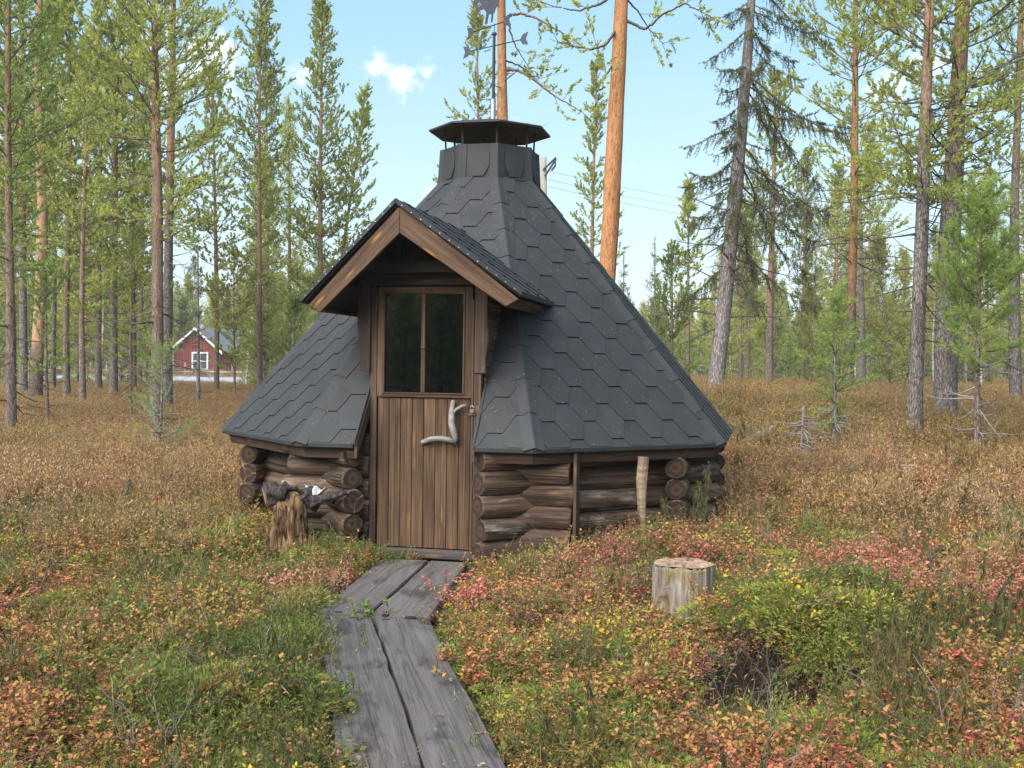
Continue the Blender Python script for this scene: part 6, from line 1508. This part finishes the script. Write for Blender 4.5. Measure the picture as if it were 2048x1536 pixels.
def sample(n, ylo, yhi, rg, pw=1.3, q=.50):
    # density falls with distance
    y = np.exp(rg.random(n*3)*(math.log(yhi)-math.log(ylo))+math.log(ylo))
    keep = rg.random(n*3) < (y/ylo)**(2-pw)*(yhi/ylo)**-(2-pw) if pw < 2 else np.ones(n*3, bool)
    y = y[keep][:n]; x = (rg.random(len(y))*2-1)*(q*y+.5); return x, y
def strew(name, label, meshes, n, ylo, yhi, seed, mask, tone, scl=(.7, 1.3), pw=1.3, margin=.075, tilt=.12, dscale=0.0, sink=0.0):
    rg = np.random.default_rng(seed); x, y = sample(n, ylo, yhi, rg, pw)
    k = (rg.random(len(x)) < mask(x, y)) & valid(x, y, margin); x, y = x[k], y[k]
    sc = rg.uniform(*scl, len(x))*(1+dscale*(y-ylo))
    cl_ = fbm(x, y, 4.2, 7+seed % 3); near = sstep(16, 9, y)
    k2 = rg.random(len(x)) < 1-near*(1-(.22+.78*sstep(-.30, .22, cl_))); sc = sc*(1+near*(-.18+.55*sstep(-.2, .6, cl_)))
    x, y, sc = x[k2], y[k2], sc[k2]
    P = np.stack([x, y, ground_z(x, y)-sink], 1)
    rot = np.stack([rg.normal(0, tilt, len(x)), rg.normal(0, tilt, len(x)), rg.random(len(x))*6.28], 1)
    tn = np.clip(tone(x, y)+rg.normal(0, .15, len(x)), 0, 1)
    return gn_scatter(name, P, rot, sc, tn, meshes, label, pick=rg.integers(0, len(meshes), len(x)))
q_ = lambda x, y: x/np.maximum(y, 1)
hollow = lambda x, y: np.clip(2.6*np.exp(-(((x-1.08+.12*np.sin(y*5))/.50)**2+((y-4.50)/.40)**2))+.7*vnoise(x, y, 9, 4)-.30, 0, .98)        # bare peat hollow in front of the hummock
green = lambda x, y: sstep(.0, .55, fbm(x, y, 1.6, 8)+.02*(x < -.2)*(y < 8.5)-.28*(x > .1)+.95*np.exp(-((x-1.5)**2/1.3+(y-5.2)**2)/.26)+.5*np.exp(-((x-.75)**2/.3+(y-6.8)**2/.15)))
nearm = lambda x, y: sstep(11, 7, y)
strew('bilberry', 'low bilberry and bog bilberry shrubs in orange, pink and green autumn leaf', [bush(i, .13, .12, 10, 7, .0155, .0105, G_BIL) for i in range(1, 6)], 14000, 2.7, 20, 1,
      lambda x, y: (.30+.70*sstep(-.45, .2, fbm(x, y, 1.7, 11)))*(1-hollow(x, y)), lambda x, y: .53+.34*fbm(x, y, 1.3, 21)-.03*(q_(x, y) < 0)+.08*(q_(x, y) > .15), (.6, 1.35))
strew('red_bilberry', 'red-leaved bilberry patches scattered through the heath', [bush(i+20, .18, .13, 9, 6, .017, .011, G_BILR) for i in range(4)], 6500, 4.6, 26, 2,
      lambda x, y: sstep(.0, .45, fbm(x, y, .9, 31)+.12*(q_(x, y) > .12))*(.3+.7*sstep(-.05, .15, q_(x, y)))*(y > 4.6), lambda x, y: .5+.4*fbm(x, y, 1.2, 41), (.7, 1.35))
strew('yellow_dwarf_shrubs', 'yellow and orange leaved dwarf shrubs by the path and stump', [bush(i+40, .14, .11, 8, 6, .0165, .010, G_YEL) for i in range(4)], 5200, 2.7, 11, 3,
      lambda x, y: (sstep(.1, .5, fbm(x, y, 1.9, 51))*(.15+.5*(x > .1))+.8*np.exp(-((x-.35)**2+(y-5.2)**2)/.35)+.9*np.exp(-((x+1.45)**2+(y-7.05)**2)/.05))*(1-hollow(x, y)), lambda x, y: .45+.4*fbm(x, y, 1.5, 61), (.55, 1.25))
strew('lingonberry', 'glossy green lingonberry sprigs in the moss', [bush(i+60, .09, .09, 9, 7, .014, .009, G_GRN, up=(.7, 1.4)) for i in range(4)], 11000, 2.7, 13, 4,
      lambda x, y: (.10+.75*green(x, y))*(1-hollow(x, y))+.6*np.exp(-((x+.95)**2+(y-7.1)**2)/.15), lambda x, y: .5+.3*fbm(x, y, 2, 71), (.7, 1.5))
strew('crowberry', 'dark green crowberry and heather cushions', [needle_tuft(i+80, .12, .12, 70, 16, G_CROW, .011, .0028) for i in range(5)], 12000, 2.7, 14, 5,
      lambda x, y: (.12+.8*green(x, y))*(1-hollow(x, y)), lambda x, y: .5+.4*fbm(x, y, 1.4, 81), (.7, 1.5), tilt=.2)
strew('grass', 'thin green and straw grass blades through the heath', [grass_tuft(i+100, 26, .17, .0028, G_GRASS, .9, .05) for i in range(5)], 12000, 2.7, 22, 6,
      lambda x, y: (.22+.5*sstep(-.1, .6, fbm(x, y, 1.1, 91)))*(1-.9*hollow(x, y)), lambda x, y: .45+.3*fbm(x, y, .7, 101)+.02*(y-6), (.55, 1.2), dscale=.02)
strew('labrador_tea', 'upright marsh tea shrubs with drooping narrow leaves', [tea(i+120, .34, G_TEA) for i in range(5)], 4600, 2.9, 12, 7,
      lambda x, y: np.clip(.02+.50*sstep(.14, .40, q_(x, y))*sstep(.25, .7, fbm(x, y, 2.2, 111)+.35)+.85*np.exp(-((x-.78)**2/.16+(y-7.12)**2/.05))+.10*np.exp(-((x+.38*y)**2/.9+(y-4)**2/.5)), 0, 1)*(1-.7*hollow(x, y)), lambda x, y: .42+.3*fbm(x, y, 2, 121), (.55, 1.1))
strew('dry_heath', 'dry brown and olive heath twigs covering the open ground', [heath(i+140, .27, G_HEATH) for i in range(7)], 34000, 4.5, 48, 8,
      lambda x, y: (.05+.95*sstep(6.8, 11, y+1.6*fbm(x, y, .8, 131)))*(.45+.55*sstep(-.5, .3, fbm(x, y, .9, 137)))*(1-hollow(x, y))*sstep(4.6, 6.2, y), lambda x, y: .47+.32*fbm(x, y, .5, 141)+.28*fbm(x, y, 1.9, 143)+.08*(q_(x, y) < -.1), (.6, 1.2), pw=1.0, dscale=.003, tilt=.2)
strew('far_heath', 'reddish-brown heath running back to the wood and the road', [heath(i+160, .30, G_HEATH, 22) for i in range(4)], 16000, 16, 110, 9,
      lambda x, y: 1.0*(((y < 56) | (y > 66)) & ~((x < 2) & (y > 36) & (y < 66))), lambda x, y: .5+.3*fbm(x, y, .3, 151), (.6, 1.05), pw=1.25, dscale=.004, tilt=.2)
strew('bare_twigs', 'grey bare twigs sticking out of the heath', [twigs(i+180, .24) for i in range(6)], 1300, 2.8, 16, 10,
      lambda x, y: .55+.3*fbm(x, y, 1, 161), lambda x, y: .5+0*x, (.5, 1.35), tilt=.5)
strew('fallen_leaves', 'fallen brown and yellow leaves littering the moss', [litter(i+200, 22, .15, .021, G_LIT, .03) for i in range(5)], 5200, 2.7, 9, 11,
      lambda x, y: .65-.45*hollow(x, y), lambda x, y: .5+.35*fbm(x, y, 1.2, 171), (.7, 1.3), tilt=.1)
strew('moss', 'soft yellow-green moss cushions', [moss(i+220, 300, .13, .055, G_MOSS) for i in range(4)], 12000, 2.7, 9, 12,
      lambda x, y: (.22+.7*green(x, y))*(1-hollow(x, y)), lambda x, y: .55+.35*fbm(x, y, 1.2, 181), (.7, 1.5), tilt=.15)
strew('dead_stalks', 'brown dead stalks and needles tangled over the peat', [grass_tuft(i+250, 34, .13, .0024, G_DEAD, 1.6, .09) for i in range(5)], 11000, 2.7, 12, 14,
      lambda x, y: .5+.5*hollow(x, y)+0*x, lambda x, y: .5+.35*fbm(x, y, 1.3, 191)-.6*hollow(x, y), (.6, 1.3), tilt=.3)
# litter on the planks: needles, small leaves
rg = np.random.default_rng(404); P = []
while len(P) < 46:
    x, y = rg.uniform(-1.1, .35), rg.uniform(2.9, 7.1)
    if any(in_poly(np.array([x]), np.array([y]), po)[0] for po in PATHQ) and rg.random() < .4+.6*(abs(x-np.interp(y, [3, 5.5, 7], [-.1, -.45, -.4])) < .15): P.append((x, y, .0635))
N = len(P); gn_scatter('plank_litter', np.array(P), np.stack([np.zeros(N), np.zeros(N), rg.random(N)*6.28], 1), rg.uniform(.6, 1.1, N), rg.random(N), [litter(301, 3, .05, .020, G_LIT, .004), litter(302, 2, .03, .014, G_YEL, .004), grass_tuft(303, 3, .035, .0016, G_LIT, .1, .02)], 'fallen needles and little leaves lying on the planks')
print('meshes', len(bpy.data.meshes), 'tris', sum(sum(len(p.vertices)-2 for p in m.polygons) if len(m.polygons) < 3000 else len(m.polygons) for m in bpy.data.meshes))

# thin autumn air: one closed box of pale haze round the camera and everything built
def haze():
    m = bpy.data.materials.new('haze'); m.use_nodes = True; t = NT(m.node_tree); t.n.clear()
    v = t('ShaderNodeVolumePrincipled', {'Color': (.93, .95, .93, 1), 'Density': .0010, 'Anisotropy': .2}); o = t('ShaderNodeOutputMaterial'); t.l.new(v.outputs[0], o.inputs['Volume'])
    me = bpy.data.meshes.new('haze'); bm = bmesh.new(); bmesh.ops.create_cube(bm, size=1); bmesh.ops.scale(bm, vec=(2400, 2400, 24), verts=bm.verts); bmesh.ops.translate(bm, vec=(0, 0, 9.5), verts=bm.verts); bm.to_mesh(me); bm.free(); me.materials.append(m)
    o = obj('haze', me); tag(o, 'faint pale haze in the air between the trees', kind='stuff')
HAZE = True
if HAZE: haze()
